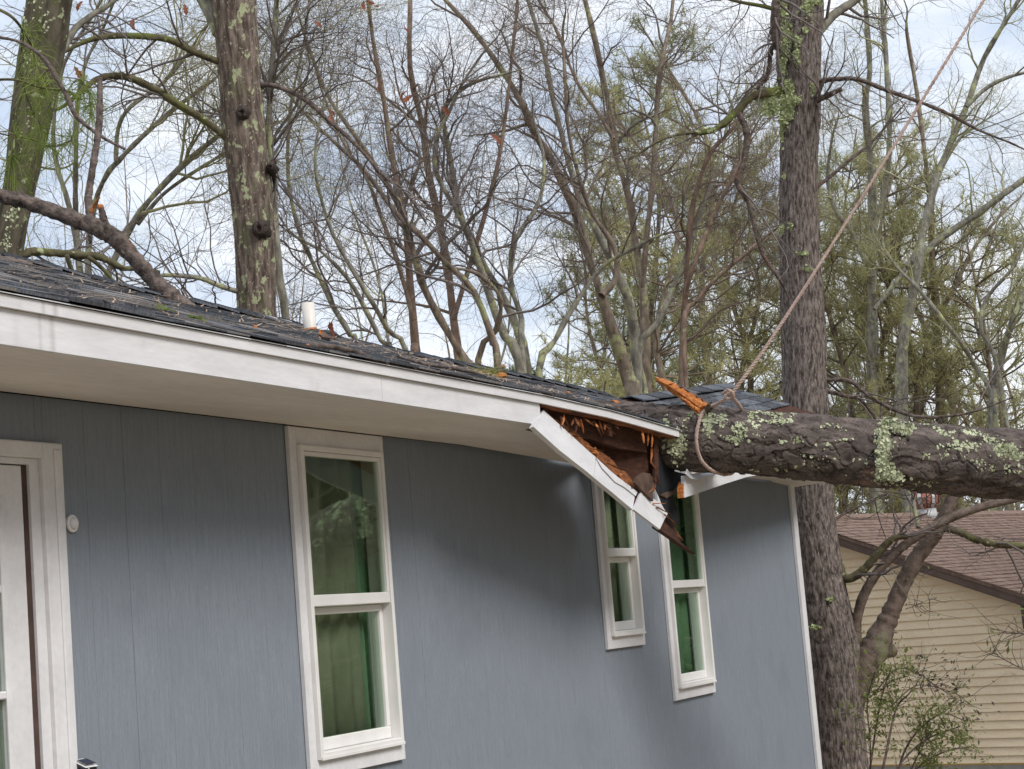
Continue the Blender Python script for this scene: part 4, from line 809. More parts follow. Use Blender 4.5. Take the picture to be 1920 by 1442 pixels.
# ================================================================== TREES
UPV = np.array([0, 0, 1.0])
def grow(start, d, ln, r0, S, wob, grav, rng, taper=0.25):
    N_ = len(start); pts = np.empty((N_, S, 3)); pts[:, 0] = start; d = nrm(d); st = (ln / (S - 1))[:, None]
    for i in range(1, S):
        d = nrm(d + wob * rng.normal(size=(N_, 3)) + grav * UPV); pts[:, i] = pts[:, i - 1] + d * st
    rad = r0[:, None] * np.linspace(1, taper, S)[None]
    return pts, rad
def kids(pts, rad, per, t0, t1, ang, rng, upb=0.2):
    N_, S, _ = pts.shape; pi = np.repeat(np.arange(N_), per); u = rng.uniform(t0, t1, len(pi)) * (S - 1.001); i = u.astype(int); f = (u - i)[:, None]
    p = pts[pi, i] * (1 - f) + pts[pi, i + 1] * f; t = nrm(pts[pi, i + 1] - pts[pi, i]); r = rad[pi, i] * (1 - f[:, 0]) + rad[pi, i + 1] * f[:, 0]
    x = rng.normal(size=t.shape); x = nrm(x - t * (x * t).sum(-1, keepdims=True)); a = rng.uniform(*ang, len(pi))[:, None]
    return p, nrm(np.cos(a) * t + np.sin(a) * x + upb * UPV), r, pi, u / (S - 1)
def crown_of(stems, rng, n1=14, l1=(1.2, 3.0), n2=8, l2=(.5, 1.4), n3=5, l3=(.2, .7), t0=0.3, wob=.16, rmin=0.0017, zmin=None, up=0.08):
    """branches, twigs and fine twigs off the stems (list of (S,4) rows)"""
    tb = TB(); S = 24
    sp = np.stack([resample(s, S) for s in stems]); P1, R1 = sp[..., :3], sp[..., 3]
    p, d, r, pi, u = kids(P1, R1, n1, t0, 0.98, (.5, 1.15), rng, up)
    ln = rng.uniform(*l1, len(p)) * (1.15 - .6 * u); a, ra = grow(p, d, ln, np.clip(r * .4, .006, .026), 10, wob * 1.3, .012, rng); tb.add(a, ra, 4, rng)
    p, d, r, pi, u = kids(a, ra, n2, .12, 1, (.4, 1.1), rng, .03)
    ln = rng.uniform(*l2, len(p)) * (1.1 - .5 * u); b, rb_ = grow(p, d, ln, np.clip(r * .5, .0026, .0075), 9, wob * 1.8, .01, rng); tb.add(b, rb_, 3, rng)
    p, d, r, pi, u = kids(b, rb_, n3, .15, 1, (.4, 1.2), rng, .0)
    ln = rng.uniform(*l3, len(p)); c, rc = grow(p, d, ln, np.clip(r * .5, rmin, .0034), 5, wob * 2.2, .01, rng, .5); tb.add(c, rc, 3, rng)
    return tb
def pix_stem(sp, d0, dj, rng, foot=True):
    """sp rows px,py,width_px (from the bottom up) -> world rows x y z r, its foot carried down to the ground"""
    n = len(sp); rows = []; dd = d0
    for i, (a, b, w_) in enumerate(sp):
        if i: dd += rng.normal() * dj
        rows.append([*P(a, b, dd), w_ / 2 * dd / F])
    if foot:
        g0 = rows[0]; x, y = g0[0] + rng.normal() * .1, g0[1] + rng.normal() * .1; gz = float(ground_z(x, y)) - 0.15
        if g0[2] > gz + .3: rows = [[x, y, gz, g0[3] * 1.25], [(x + g0[0]) / 2, (y + g0[1]) / 2, (gz + g0[2]) / 2, g0[3] * 1.1]] + rows
    return np.array(rows)
def tree(name, label, stems, bark, twig, seed, group=None, k=9, cat='tree', feet=None, **kw):
    rng = np.random.default_rng(seed); base = stems[0][0][:3]
    e = empty(name, tuple(base), label, cat, group); tb = TB()
    for s in stems:
        n = 34; q = resample(s, n); tb.add(q[None, :, :3], np.maximum(q[None, :, 3] * .78, .006) * (1 + .10 * rng.normal(size=(1, n))), k, rng)
    link('trunk', tb.mesh(M[bark]), e)
    link('crown', crown_of(stems, rng, **kw).mesh(M[twig]), e)
    return e
RT = np.random.default_rng(100)
def up_ext(sp):                                       # carry a stem that leaves the picture on upwards
    (a0, b0, w0), (a1, b1, w1) = sp[-2], sp[-1]
    dx, dy = a1 - a0, b1 - b0; l_ = math.hypot(dx, dy) or 1
    if b1 > 15: return sp + [(a1 + dx / l_ * 45 + 8, b1 + dy / l_ * 45, w1 * .45), (a1 + dx / l_ * 85 - 4, b1 + dy / l_ * 85, 1)]
    return sp + [(a1 + dx / l_ * 170, b1 + dy / l_ * 170, w1 * .7), (a1 + dx / l_ * 400, b1 + dy / l_ * 400 - 20, w1 * .3)]

# --- corner tree: big furrowed trunk at the house corner, forked below
DC = 15.6
ct = empty('corner_tree', tuple(P(1580, 1470, DC)), 'tall furrowed grey brown trunk at the right house corner with a low fork', 'tree')
cpx = [(1499, -420, 60), (1502, -150, 70), (1503, 0, 80), (1497, 100, 81), (1500, 200, 74), (1498, 300, 71), (1499, 420, 74), (1503, 560, 80), (1508, 700, 86), (1516, 850, 92), (1522, 960, 86), (1541, 1100, 92), (1560, 1210, 104), (1568, 1290, 100), (1573, 1380, 96), (1578, 1450, 104), (1582, 1510, 150)]
cp = np.array([[*P(a, b, DC), w_ / 2 * DC / F] for a, b, w_ in cpx])[::-1]
big_trunk(cp, 110, 0.022, lambda A, S, r: furrow(A, S * 1.9, r, 3, .011, 44), M['bark_corner'], 'trunk', ct)
def limb(par, sp, d, bark, name='limb', k=14, seed=1, dj=0.05, bump=.03, n=60, foot=None):
    """side limb: rows px,py,w from the joint outwards"""
    r = np.random.default_rng(seed); dd = d; rows = []
    for i, (a, b, w_) in enumerate(sp):
        if i: dd += dj
        rows.append([*P(a, b, dd), w_ / 2 * dd / F])
    q = resample(rows, n); v, f = tubes(q[None, :, :3], np.maximum(q[None, :, 3], .003) * (1 + bump * r.normal(size=(1, n))), k, r)
    v = v + r.normal(size=v.shape) * q[:, 3].mean() * bump
    fl = [tuple(x) for x in f] + [tuple(range(k))[::-1], tuple(range((n - 1) * k, n * k))]
    return link(name, me_py(v, fl, M[bark], True), par), np.array(rows)
cl_ = []
def CL(sp, bark='bark_grey', d=DC, **k): 
    o, rows = limb(ct, sp, d, bark, seed=len(cl_) + 20, **k); cl_.append(rows); return o
CL([(1566, 1400, 60), (1578, 1340, 72), (1596, 1292, 70), (1618, 1250, 64), (1640, 1214, 56), (1660, 1172, 40), (1674, 1140, 34), (1692, 1098, 31), (1716, 1050, 31), (1745, 1010, 31), (1768, 975, 28), (1785, 935, 25), (1800, 895, 22), (1815, 860, 16), (1820, 845, 6)], 'bark_limb', n=110, dj=.0)
CL([(1585, 1262, 29), (1603, 1200, 24), (1606, 1165, 19), (1618, 1120, 19), (1643, 1076, 18), (1680, 1036, 17), (1725, 1002, 17), (1780, 972, 17), (1850, 948, 15), (1930, 930, 13), (2040, 905, 9)], 'bark_limb', n=90, dj=-.03)
CL([(1636, 1230, 40), (1650, 1222, 36), (1662, 1219, 28), (1672, 1221, 20), (1676, 1223, 15)], 'bark_limb', n=20, bump=.08)
CL([(1555, 1050, 18), (1572, 1062, 20), (1580, 1080, 18), (1596, 1084, 17), (1620, 1068, 16), (1640, 1045, 15), (1662, 1020, 14), (1680, 1008, 12), (1702, 1006, 10)], 'moss', n=60, dj=-.03)
CL([(1772, 990, 14), (1800, 998, 13), (1830, 1012, 13), (1868, 1020, 13), (1925, 1026, 11), (1990, 1040, 7)], 'moss', n=60, bump=.12)
CL([(1722, 990, 9), (1716, 960, 9), (1712, 935, 7), (1708, 900, 5)], 'bark_grey', n=24)
CL([(1480, 176, 22), (1457, 173, 20), (1413, 180, 15), (1378, 213, 14), (1338, 244, 11), (1290, 250, 6), (1240, 262, 4), (1180, 300, 3)], 'moss', n=60, bump=.1, dj=-.1)
CL([(1384, 212, 9), (1400, 248, 13), (1395, 302, 11), (1382, 342, 11), (1404, 382, 10), (1418, 435, 9), (1431, 479, 8), (1462, 524, 6), (1480, 560, 3)], 'bark_branch', n=60, d=15.0, dj=.02, bump=.1)
CL([(1455, 0, 17), (1452, 60, 15), (1457, 85, 12), (1446, 93, 9), (1440, 138, 8), (1420, 168, 5)], 'bark_branch', n=40, d=15.0, bump=.1)
CL([(1458, -60, 12), (1455, 0, 15), (1453, 20, 14)], 'bark_branch', n=12, d=15.0)
CL([(1512, 200, 22), (1528, 190, 12), (1552, 179, 11), (1577, 167, 9)], 'bark_branch', n=24, dj=-.1)
CL([(1510, 156, 12), (1533, 153, 9), (1570, 148, 9), (1608, 149, 8), (1662, 169, 8), (1724, 191, 7), (1781, 215, 7), (1835, 244, 5), (1901, 271, 3), (1960, 300, 2)], 'bark_branch', n=70, bump=.1, dj=-.06)
CL([(1512, 85, 30), (1537, 58, 18), (1564, 27, 17), (1604, 0, 15), (1660, -50, 11), (1740, -120, 6)], 'bark_grey', n=40)
CL([(1480, 30, 10), (1440, 14, 8), (1380, 2, 6), (1300, -20, 4)], 'moss', n=24)
CL([(1515, 352, 10), (1537, 346, 7), (1591, 302, 6), (1635, 266, 5), (1666, 231, 4), (1700, 190, 2)], 'bark_branch', n=40, bump=.1)
CL([(1530, 716, 10), (1551, 713, 8), (1595, 715, 9), (1634, 746, 7), (1701, 777, 6), (1759, 782, 5), (1828, 771, 4), (1900, 745, 2)], 'bark_branch', n=60, bump=.1, dj=-.05)
CL([(1530, 728, 10), (1551, 733, 8), (1585, 742, 8), (1612, 749, 7), (1640, 782, 6), (1660, 820, 4)], 'bark_branch', n=40, bump=.1)
CL([(1540, 1010, 6), (1548, 990, 6), (1580, 965, 5), (1620, 945, 4), (1660, 925, 3)], 'bark_branch', n=30)
rc_ = np.random.default_rng(4)
tb = TB(); S = 20; sp = np.stack([resample(c, S) for c in cl_[3:]]); 
p, d, r, pi, u = kids(sp[..., :3], sp[..., 3], 9, .25, 1, (.5, 1.3), rc_, 0.0); a, ra = grow(p, d, rc_.uniform(.25, 1.0, len(p)), np.clip(r * .4, .006, .016), 8, .25, -.01, rc_); tb.add(a, ra, 4, rc_)
p, d, r, pi, u = kids(a, ra, 4, .2, 1, (.5, 1.1), rc_, 0); b, rb2 = grow(p, d, rc_.uniform(.1, .5, len(p)), np.clip(r * .6, .003, .007), 5, .25, 0, rc_); tb.add(b, rb2, 3, rc_)
link('twigs', tb.mesh(M['twig']), ct)['kind'] = 'stuff'
# thick shaggy lichen on the corner trunk
vv = []; ff = []
def crust(par_pts, mult, sz, m, par, seed):
    r = np.random.default_rng(seed); vv = []; ff = []
    for (px, py, rx, ry, d, n) in par_pts:
        for _ in range(int(n * mult)):
            a, b = px + rx * r.normal() * .5, py + ry * r.normal() * .5; c = P(a, b, d + r.uniform(-.012, .008)); s = sz * r.uniform(.3, 1.25); nv = nrm(nrm(CAM - c) + .45 * r.normal(size=3)); t1 = nrm(np.cross(nv, r.normal(size=3))); t2 = np.cross(nv, t1); bI = len(vv)
            vv.append(tuple(c)); vv += [tuple(c + s * (math.cos(q_ * 1.2566) * t1 + math.sin(q_ * 1.2566) * t2) * r.uniform(.6, 1.3) + r.normal(size=3) * s * .2) for q_ in range(5)]
            ff += [(bI, bI + 1 + q_, bI + 1 + (q_ + 1) % 5) for q_ in range(5)]
    o = link('lichen', me_py(vv, ff, m), par); o['kind'] = 'stuff'; return o
def on_trunk(px, py, c, d, wpx):                       # depth of the trunk face at a pixel
    h = wpx / 2; k_ = max(0., 1 - ((px - c) / h) ** 2); return d - math.sqrt(k_) * h * d / F
spots = []
for (px, py, rx, ry, n) in ((1470, 20, 7, 30, 60), (1474, 75, 9, 40, 90), (1468, 110, 6, 35, 70), (1494, 75, 7, 10, 26), (1494, 100, 5, 12, 30), (1495, 118, 4, 8, 16), (1512, 15, 12, 18, 50), (1528, 2, 10, 8, 30), (1510, 57, 5, 6, 12), (1478, 165, 10, 12, 60), (1480, 190, 14, 12, 60), (1476, 212, 12, 18, 70), (1466, 235, 5, 30, 40), (1498, 186, 6, 5, 16), (1523, 165, 4, 12, 16), (1470, 330, 3, 5, 5), (1466, 430, 5, 10, 12), (1480, 425, 5, 8, 8), (1514, 505, 9, 4, 12), (1506, 475, 10, 3, 10), (1556, 1125, 7, 3, 8), (1530, 1176, 11, 2.5, 10)):
    cxp = np.interp(py, [c[1] for c in cpx], [c[0] for c in cpx]); wp = np.interp(py, [c[1] for c in cpx], [c[2] for c in cpx])
    spots.append((px, py, rx, ry, on_trunk(px, py, cxp, DC, wp) - .012, n))
spots += [(1445, 195, 22, 26, DC - .15, 160), (1430, 182, 18, 12, DC - .1, 60), (1330, 243, 10, 4, DC - .55, 14)]
crust(spots, 3.2, .0135, M['lichen_bright'], ct, 12)

fsp = []
for (px, py, rx, ry, n) in ((1668, 792, 14, 9, 60), (1690, 803, 22, 9, 70), (1655, 812, 12, 16, 90), (1658, 838, 13, 22, 150), (1654, 866, 11, 18, 110), (1662, 884, 18, 13, 130), (1674, 896, 24, 7, 70), (1268, 838, 10, 20, 90), (1328, 792, 8, 18, 60), (1885, 842, 16, 11, 60), (1905, 856, 14, 8, 40)):
    cy = np.interp(px, [1300, 1500, 1640, 1780, 1930], [822, 837, 851, 862, 872]); hw = 64
    fsp.append((px, py, rx, ry, 9.62 - math.sqrt(max(0., 1 - ((py - cy) / hw) ** 2)) * hw * 9.62 / F - .01, n))
o = crust(fsp, 1.6, .0095, M['lichen'], ft, 15)
# --- left centre trunk
DL = 17.5
lc = empty('knotted_tree', tuple(P(482, 1200, DL)), 'thick knotted trunk with patchy lichen rising behind the roof left of the pipe', 'tree')
lpx = [(425, -420, 70), (432, -150, 84), (438, 0, 82), (444, 70, 80), (450, 150, 79), (456, 220, 80), (464, 300, 79), (471, 380, 79), (477, 450, 78), (481, 520, 76), (484, 600, 74), (492, 800, 80), (505, 1100, 88), (512, 1260, 100), (516, 1400, 120)]
lp = np.array([[*P(a, b, DL), w_ / 2 * DL / F] for a, b, w_ in lpx])[::-1]
big_trunk(lp, 100, 0.024, lambda A, S, r: furrow(A, S, r, 13, .012, 26), M['bark_left'], 'trunk', lc)
def knot(par, px, py, w_, d, m, seed):
    """branch scar: a raised collar round a dark hollow stub"""
    r = np.random.default_rng(seed); c = P(px, py, d); ux = ROT @ np.array([1, 0, 0]); uy = ROT @ np.array([0, 1, 0]); uz = ROT @ np.array([0, 0, 1.]) + uy * .3; k = 16; s = w_ / 2 * d / F; v = []; 
    for rad, out in ((1.7, -.07), (1.25, -.01), (.95, .03), (.8, .062), (.55, .078), (.2, .045)): v += [tuple(c + (ux * math.cos(i * 2 * math.pi / k) * rad + uy * math.sin(i * 2 * math.pi / k) * rad * 1.15) * s * (1 + .09 * r.normal()) - uy * max(out, 0) * .5 + uz * (out + .008 * r.normal())) for i in range(k)]
    f = [(j * k + i, j * k + (i + 1) % k, (j + 1) * k + (i + 1) % k, (j + 1) * k + i) for j in range(5) for i in range(k)] + [tuple(range(5 * k, 6 * k))]
    return link('knot', me_py(v, f, M[m], True), par)
knot(lc, 455, 210, 22, DL - .20, 'knot', 1); knot(lc, 487, 428, 24, DL - .19, 'knot', 2); knot(lc, 508, 312, 14, DL - .06, 'knot', 3)
ll = []
def LL(sp, bark='bark_grey', d=DL, **k):
    o, rows = limb(lc, sp, d, bark, seed=len(ll) + 60, **k); ll.append(rows); return o
LL([(415, 60, 36), (398, 25, 30), (383, 0, 26), (360, -40, 24), (320, -110, 18), (280, -220, 10)], 'bark_grey', n=40)
LL([(425, 120, 16), (408, 115, 13), (380, 104, 13), (355, 93, 13), (311, 73, 13), (240, 67, 12), (190, 70, 11), (155, 80, 9), (111, 102, 7), (70, 128, 5), (20, 150, 3)], 'moss', n=80, dj=-.08)
LL([(440, 270, 16), (417, 253, 13), (382, 224, 13), (333, 195, 15), (284, 164, 14), (231, 143, 13), (186, 147, 12), (160, 165, 10), (146, 178, 8), (110, 204, 6), (60, 215, 4)], 'moss', n=80, dj=-.1, bump=.08)
LL([(455, 592, 13), (430, 585, 12), (400, 577, 12), (364, 568, 12), (320, 560, 12), (280, 554, 11), (226, 549, 8), (180, 540, 5)], 'moss', n=60, dj=-.1, bump=.1)
LL([(455, 548, 10), (440, 545, 10), (410, 535, 10), (380, 523, 9), (350, 518, 9), (310, 516, 8), (270, 522, 5)], 'bark_grey', n=60, dj=-.08)
LL([(490, 160, 12), (510, 160, 9), (545, 172, 9), (580, 192, 10), (615, 225, 9), (650, 255, 8), (680, 285, 7), (720, 330, 6), (760, 360, 5), (800, 420, 3)], 'bark_branch', n=70, dj=-.06)
LL([(497, 330, 10), (514, 300, 9), (512, 318, 10), (516, 350, 6)], 'bark_branch', n=20)
tb = TB(); S = 20; sp = np.stack([resample(c, S) for c in ll]); rc_ = np.random.default_rng(41)
p, d, r, pi, u = kids(sp[..., :3], sp[..., 3], 11, .2, 1, (.4, 1.2), rc_, .0); a, ra = grow(p, d, rc_.uniform(.4, 1.6, len(p)), np.clip(r * .4, .007, .02), 9, .2, .01, rc_); tb.add(a, ra, 4, rc_)
p, d, r, pi, u = kids(a, ra, 5, .2, 1, (.5, 1.1), rc_, 0); b, rb2 = grow(p, d, rc_.uniform(.15, .7, len(p)), np.clip(r * .6, .0035, .008), 6, .2, .02, rc_); tb.add(b, rb2, 3, rc_)
link('twigs', tb.mesh(M['twig']), lc)['kind'] = 'stuff'
# a handful of dead oak leaves still hanging
def leaves(par, spots, d, sz, m, seed, name='dead_leaf'):
    r = np.random.default_rng(seed)
    for (px, py) in spots:
        c = P(px, py, d + r.uniform(-.3, .3)); L_ = sz * r.uniform(.7, 1.2); dn_ = nrm(np.array([r.normal() * .5, r.normal() * .5, -1])); sd2 = nrm(np.cross(dn_, r.normal(size=3))); nm = np.cross(sd2, dn_)
        v = []; prof = ((0, .02), (.18, .16), (.3, .10), (.45, .26), (.58, .15), (.74, .22), (.88, .10), (1, .01))
        for u_, w_ in prof: 
            cc = c + dn_ * u_ * L_ + nm * .18 * L_ * math.sin(u_ * 3); v += [tuple(cc - sd2 * w_ * L_ + nm * w_ * .3 * L_), tuple(cc), tuple(cc + sd2 * w_ * L_ + nm * w_ * .3 * L_)]
        f = []
        for i in range(len(prof) - 1): f += [(i * 3, i * 3 + 1, i * 3 + 4, i * 3 + 3), (i * 3 + 1, i * 3 + 2, i * 3 + 5, i * 3 + 4)]
        link(name, me_py(v, f, M[m]), par)
leaves(lc, [(255, 34), (250, 40), (155, 2), (345, 8), (700, 2), (690, -2), (682, 2), (758, 42), (700, 145), (712, 152), (765, 170), (773, 178), (615, 205), (618, 212), (588, 40), (140, 125), (920, 252), (826, 200)], 16.5, .115, 'deadleaf', 8)

# --- second, slimmer trunk right behind it
tree('slim_grey_tree', 'slim straight grey trunk showing just right of the thick knotted trunk', [pix_stem([(540, 640, 20), (524, 520, 20), (516, 420, 19), (513, 330, 17), (505, 250, 16), (508, 150, 15), (515, 60, 15), (522, -60, 13), (530, -300, 8)], 19.0, .05, RT)], 'bark_grey', 'twig', 201, n1=26, t0=.45)
# --- far left mossy tree with the hanging pine bough
DM = 14.5
mt_ = empty('mossy_tree', tuple(P(-30, 1300, DM)), 'leaning mossy green trunk at the left edge behind the pine bough', 'tree')
mpx = [(150, -420, 60), (112, -150, 74), (92, 0, 84), (80, 80, 82), (68, 160, 76), (55, 240, 72), (42, 320, 66), (28, 400, 60), (12, 490, 62), (-20, 700, 70), (-60, 1000, 80), (-85, 1350, 110)]
big_trunk(np.array([[*P(a, b, DM), w_ / 2 * DM / F] for a, b, w_ in mpx])[::-1], 80, 0.026, lambda A, S, r: furrow(A, S, r, 23, .011, 22), M['bark_mossy'], 'trunk', mt_)
ml = []
def ML(sp, bark='bark_grey', d=DM, **k):
    o, rows = limb(mt_, sp, d, bark, seed=len(ml) + 90, **k); ml.append(rows); return o
ML([(100, 110, 20), (118, 92, 15), (140, 55, 13), (170, 30, 11), (200, 12, 10), (250, -30, 8), (330, -90, 4)], 'bark_grey', n=40)
ML([(20, 480, 18), (45, 478, 16), (58, 472, 15), (90, 473, 14), (133, 477, 14), (178, 480, 13), (205, 490, 12), (231, 503, 11), (258, 503, 9), (300, 510, 5)], 'moss', n=70, dj=.04, bump=.1)
ML([(125, 478, 9), (132, 500, 9), (143, 528, 9), (150, 560, 8)], 'moss', n=24)
ML([(165, 482, 8), (185, 497, 8), (205, 518, 7), (222, 540, 5)], 'moss', n=24)
tb = TB(); S = 20; sp = np.stack([resample(c, S) for c in ml[:2]]); rc_ = np.random.default_rng(43)
p, d, r, pi, u = kids(sp[..., :3], sp[..., 3], 12, .2, 1, (.4, 1.2), rc_, .0); a, ra = grow(p, d, rc_.uniform(.3, 1.0, len(p)), np.clip(r * .4, .005, .014), 8, .2, 0, rc_); tb.add(a, ra, 4, rc_)
p, d, r, pi, u = kids(a, ra, 5, .2, 1, (.5, 1.1), rc_, 0); b, rb2 = grow(p, d, rc_.uniform(.1, .5, len(p)), np.clip(r * .6, .003, .006), 6, .2, 0, rc_); tb.add(b, rb2, 3, rc_)
link('twigs', tb.mesh(M['twig']), mt_)['kind'] = 'stuff'
crust([(45, 70, 5, 60, DM - .2, 30), (60, 100, 18, 30, DM - .28, 24), (22, 400, 12, 22, DM - .24, 60), (12, 450, 10, 20, DM - .24, 40), (80, 30, 16, 30, DM - .3, 24), (50, 240, 16, 40, DM - .28, 20)], 1, .011, M['lichen'], mt_, 14)
# pine bough snapped off and caught in front of it
pb_ = empty('pine_bough', tuple(P(40, 60, 11.8)), 'drooping bough of long bright green pine needles hanging on the mossy left trunk', 'pine bough')
bo = TB(); rq = np.random.default_rng(55); tips = []
for sp in ([(-20, 10, 6), (20, 30, 6), (45, 60, 5), (65, 100, 4), (70, 150, 3)], [(45, 60, 4), (40, 110, 4), (45, 165, 4), (70, 225, 3), (88, 250, 2)], [(45, 165, 4), (30, 220, 3), (25, 290, 3), (20, 330, 2)], [(-20, 150, 5), (30, 150, 5), (80, 165, 4), (125, 170, 4), (150, 185, 3)], [(125, 172, 3), (145, 150, 3), (165, 170, 2), (172, 215, 2)], [(-20, 245, 4), (20, 255, 3), (60, 262, 3), (100, 275, 3), (135, 262, 2)]):
    q = resample(np.array([[*P(a, b, 11.8 + rq.normal() * .06), w_ / 2 * 11.8 / F] for a, b, w_ in sp]), 30); bo.add(q[None, :, :3], q[None, :, 3], 6, rq); tips += [q[i, :3] for i in (14, 20, 25, 29)]
link('twig', bo.mesh(M['moss']), pb_)
v, q = needles(np.array(tips), 34, .25, np.array([.9, .9, .8]), .0023, .75, rq); link('needles', me_np(v, q, M['needle_fresh'], False), pb_)['kind'] = 'stuff'

# --- hand placed mid distance trees (their stems read off the picture)
def KT(name, label, d, stems, bark, twig, seed, dj=.15, **kw):
    st = [pix_stem(up_ext(s), d + RT.normal() * .25, dj, RT, foot=(i == 0 or s[0][1] > 600)) for i, s in enumerate(stems)]
    if len(st) > 1:
        for s in st[1:]:
            if abs(s[0, 2] - st[0][0, 2]) < .01: s[0, :2] = st[0][0, :2] + RT.normal(size=2) * .12
    return tree(name, label, st, bark, twig, seed, **kw)
G = dict(n1=13, n2=8, n3=7, t0=.32, l1=(.8, 2.4))
KT('twin_stem_tree', 'grey green twin stemmed bare tree behind the snapped upright twig on the roof', 24.0, [
    [(990, 760, 34), (984, 690, 32), (977, 635, 26), (951, 572, 20), (906, 493, 18), (875, 435, 17), (857, 382, 16), (848, 320, 14), (835, 248, 12), (831, 209, 11), (853, 178, 9), (889, 155, 8), (940, 140, 5)],
    [(978, 700, 28), (946, 630, 22), (924, 572, 19), (893, 479, 17), (866, 413, 15), (826, 342, 13), (815, 306, 12), (822, 248, 11), (840, 215, 9), (862, 165, 7), (905, 100, 5)],
    [(980, 680, 18), (978, 600, 14), (960, 540, 13), (962, 460, 12), (1010, 380, 10), (1020, 300, 8), (1000, 220, 6)],
    [(1010, 720, 18), (1040, 640, 14), (1085, 560, 13), (1130, 500, 11), (1180, 470, 9), (1240, 440, 7), (1300, 430, 4)]], 'bark_grey', 'twig', 301, **G)
KT('leaning_brown_tree', 'tall brown trunk leaning left across the middle of the sky', 25.5, [
    [(1190, 760, 36), (1180, 715, 32), (1155, 640, 27), (1128, 555, 24), (1106, 488, 24), (1088, 422, 23), (1066, 368, 22), (1030, 293, 20), (1004, 253, 18), (982, 200, 16), (942, 133, 14), (888, 58, 12), (835, 0, 11)],
    [(1128, 555, 18), (1155, 520, 15), (1150, 460, 13), (1110, 400, 12), (1085, 330, 11), (1065, 240, 10), (1060, 150, 9), (1055, 60, 7)]], 'bark_brown', 'twig_brown', 302, **G)
KT('curved_trunk_tree', 'curving lichened trunk just right of the leaning brown trunk', 27.0, [
    [(1205, 760, 34), (1195, 690, 30), (1190, 635, 27), (1178, 560, 23), (1150, 500, 21), (1118, 430, 18), (1080, 350, 15), (1040, 200, 13), (1020, 100, 11), (990, 0, 9)],
    [(1195, 690, 20), (1230, 610, 17), (1262, 540, 15), (1290, 470, 13), (1320, 380, 12), (1350, 300, 9), (1370, 200, 6)]], 'bark_grey', 'twig_brown', 303, **G)
KT('tall_slim_tree', 'tall slim dark trunk reaching the top edge between the middle trees and the corner tree', 28.0, [
    [(1215, 760, 26), (1210, 640, 24), (1205, 530, 20), (1190, 444, 18), (1181, 377, 17), (1155, 289, 16), (1146, 222, 15), (1119, 89, 14), (1097, 0, 13)],
    [(1205, 540, 14), (1213, 440, 14), (1225, 330, 14), (1232, 200, 13), (1240, 120, 12), (1257, 44, 10), (1262, 0, 9)],
    [(1150, 260, 10), (1120, 210, 9), (1080, 150, 8), (1045, 60, 8), (1010, 0, 7)]], 'bark_brown', 'twig', 304, **G)
KT('reddish_tree', 'reddish brown upright trunk above the middle of the white fascia', 23.0, [
    [(780, 690, 24), (779, 660, 23), (778, 639, 21), (769, 533, 18), (760, 422, 16), (738, 311, 14), (720, 191, 12), (700, 80, 11), (690, 0, 10)],
    [(776, 600, 12), (742, 480, 11), (712, 400, 10), (690, 340, 8), (640, 260, 7), (600, 160, 5)]], 'bark_red', 'twig_brown', 305, **G)
KT('reddish_tree', 'reddish brown upright trunk with tufts of dead leaves left of the twin stemmed tree', 24.5, [
    [(870, 720, 26), (862, 680, 24), (853, 621, 21), (840, 510, 19), (822, 408, 18), (804, 328, 16), (791, 231, 15), (769, 133, 13), (769, 13, 11), (770, -20, 10)],
    [(850, 600, 13), (880, 500, 12), (910, 400, 11), (935, 300, 10), (950, 200, 8), (965, 60, 7), (970, 0, 6)]], 'bark_red', 'twig_brown', 306, **G)
KT('spreading_tree', 'brown stem slanting up left from behind the roof in the middle of the ridge', 22.5, [
    [(895, 720, 24), (880, 690, 22), (826, 600, 20), (795, 540, 19), (786, 510, 18), (773, 466, 16), (751, 390, 14), (715, 330, 13), (670, 260, 11), (620, 190, 9), (590, 120, 8), (560, 30, 7)],
    [(935, 700, 20), (924, 639, 18), (888, 546, 16), (831, 488, 14), (791, 444, 13), (742, 399, 12), (684, 320, 10), (630, 270, 8), (560, 200, 6)],
    [(895, 700, 16), (930, 620, 14), (938, 560, 12), (905, 520, 11), (868, 505, 9), (820, 500, 7), (760, 470, 5)]], 'bark_brown', 'twig', 307, **G)
KT('thin_slanting_tree', 'thin slanting stem just right of the white vent pipe', 21.5, [
    [(672, 680, 15), (655, 625, 14), (625, 575, 13), (590, 500, 12), (560, 430, 10), (540, 330, 9), (545, 200, 8), (570, 80, 7), (580, 0, 6)],
    [(740, 690, 14), (715, 640, 13), (680, 570, 12), (650, 520, 10), (600, 470, 8), (550, 440, 6), (520, 400, 4)],
    [(770, 690, 14), (728, 620, 13), (700, 570, 12), (640, 470, 10), (610, 400, 9), (590, 300, 7), (610, 180, 6)]], 'bark_grey', 'twig', 308, n1=13, n2=8, n3=7, t0=.3, l1=(.8, 2.2))
KT('fanning_tree', 'pale lichened tree fanning out between the two left trunks', 20.0, [
    [(185, 620, 26), (195, 533, 18), (240, 435, 17), (275, 382, 16), (328, 324, 15), (373, 284, 13), (417, 248, 11), (480, 190, 8), (540, 120, 6)],
    [(172, 600, 22), (165, 480, 16), (178, 382, 13), (200, 328, 13), (222, 302, 13), (266, 257, 12), (320, 209, 11), (400, 150, 9), (470, 90, 7), (530, 20, 5)],
    [(217, 302, 11), (222, 240, 11), (245, 200, 10), (300, 160, 10), (345, 110, 9), (380, 60, 8), (420, 0, 7)],
    [(258, 420, 11), (300, 370, 10), (345, 335, 9), (400, 300, 8), (450, 270, 6)]], 'bark_grey', 'twig_green', 309, **G)
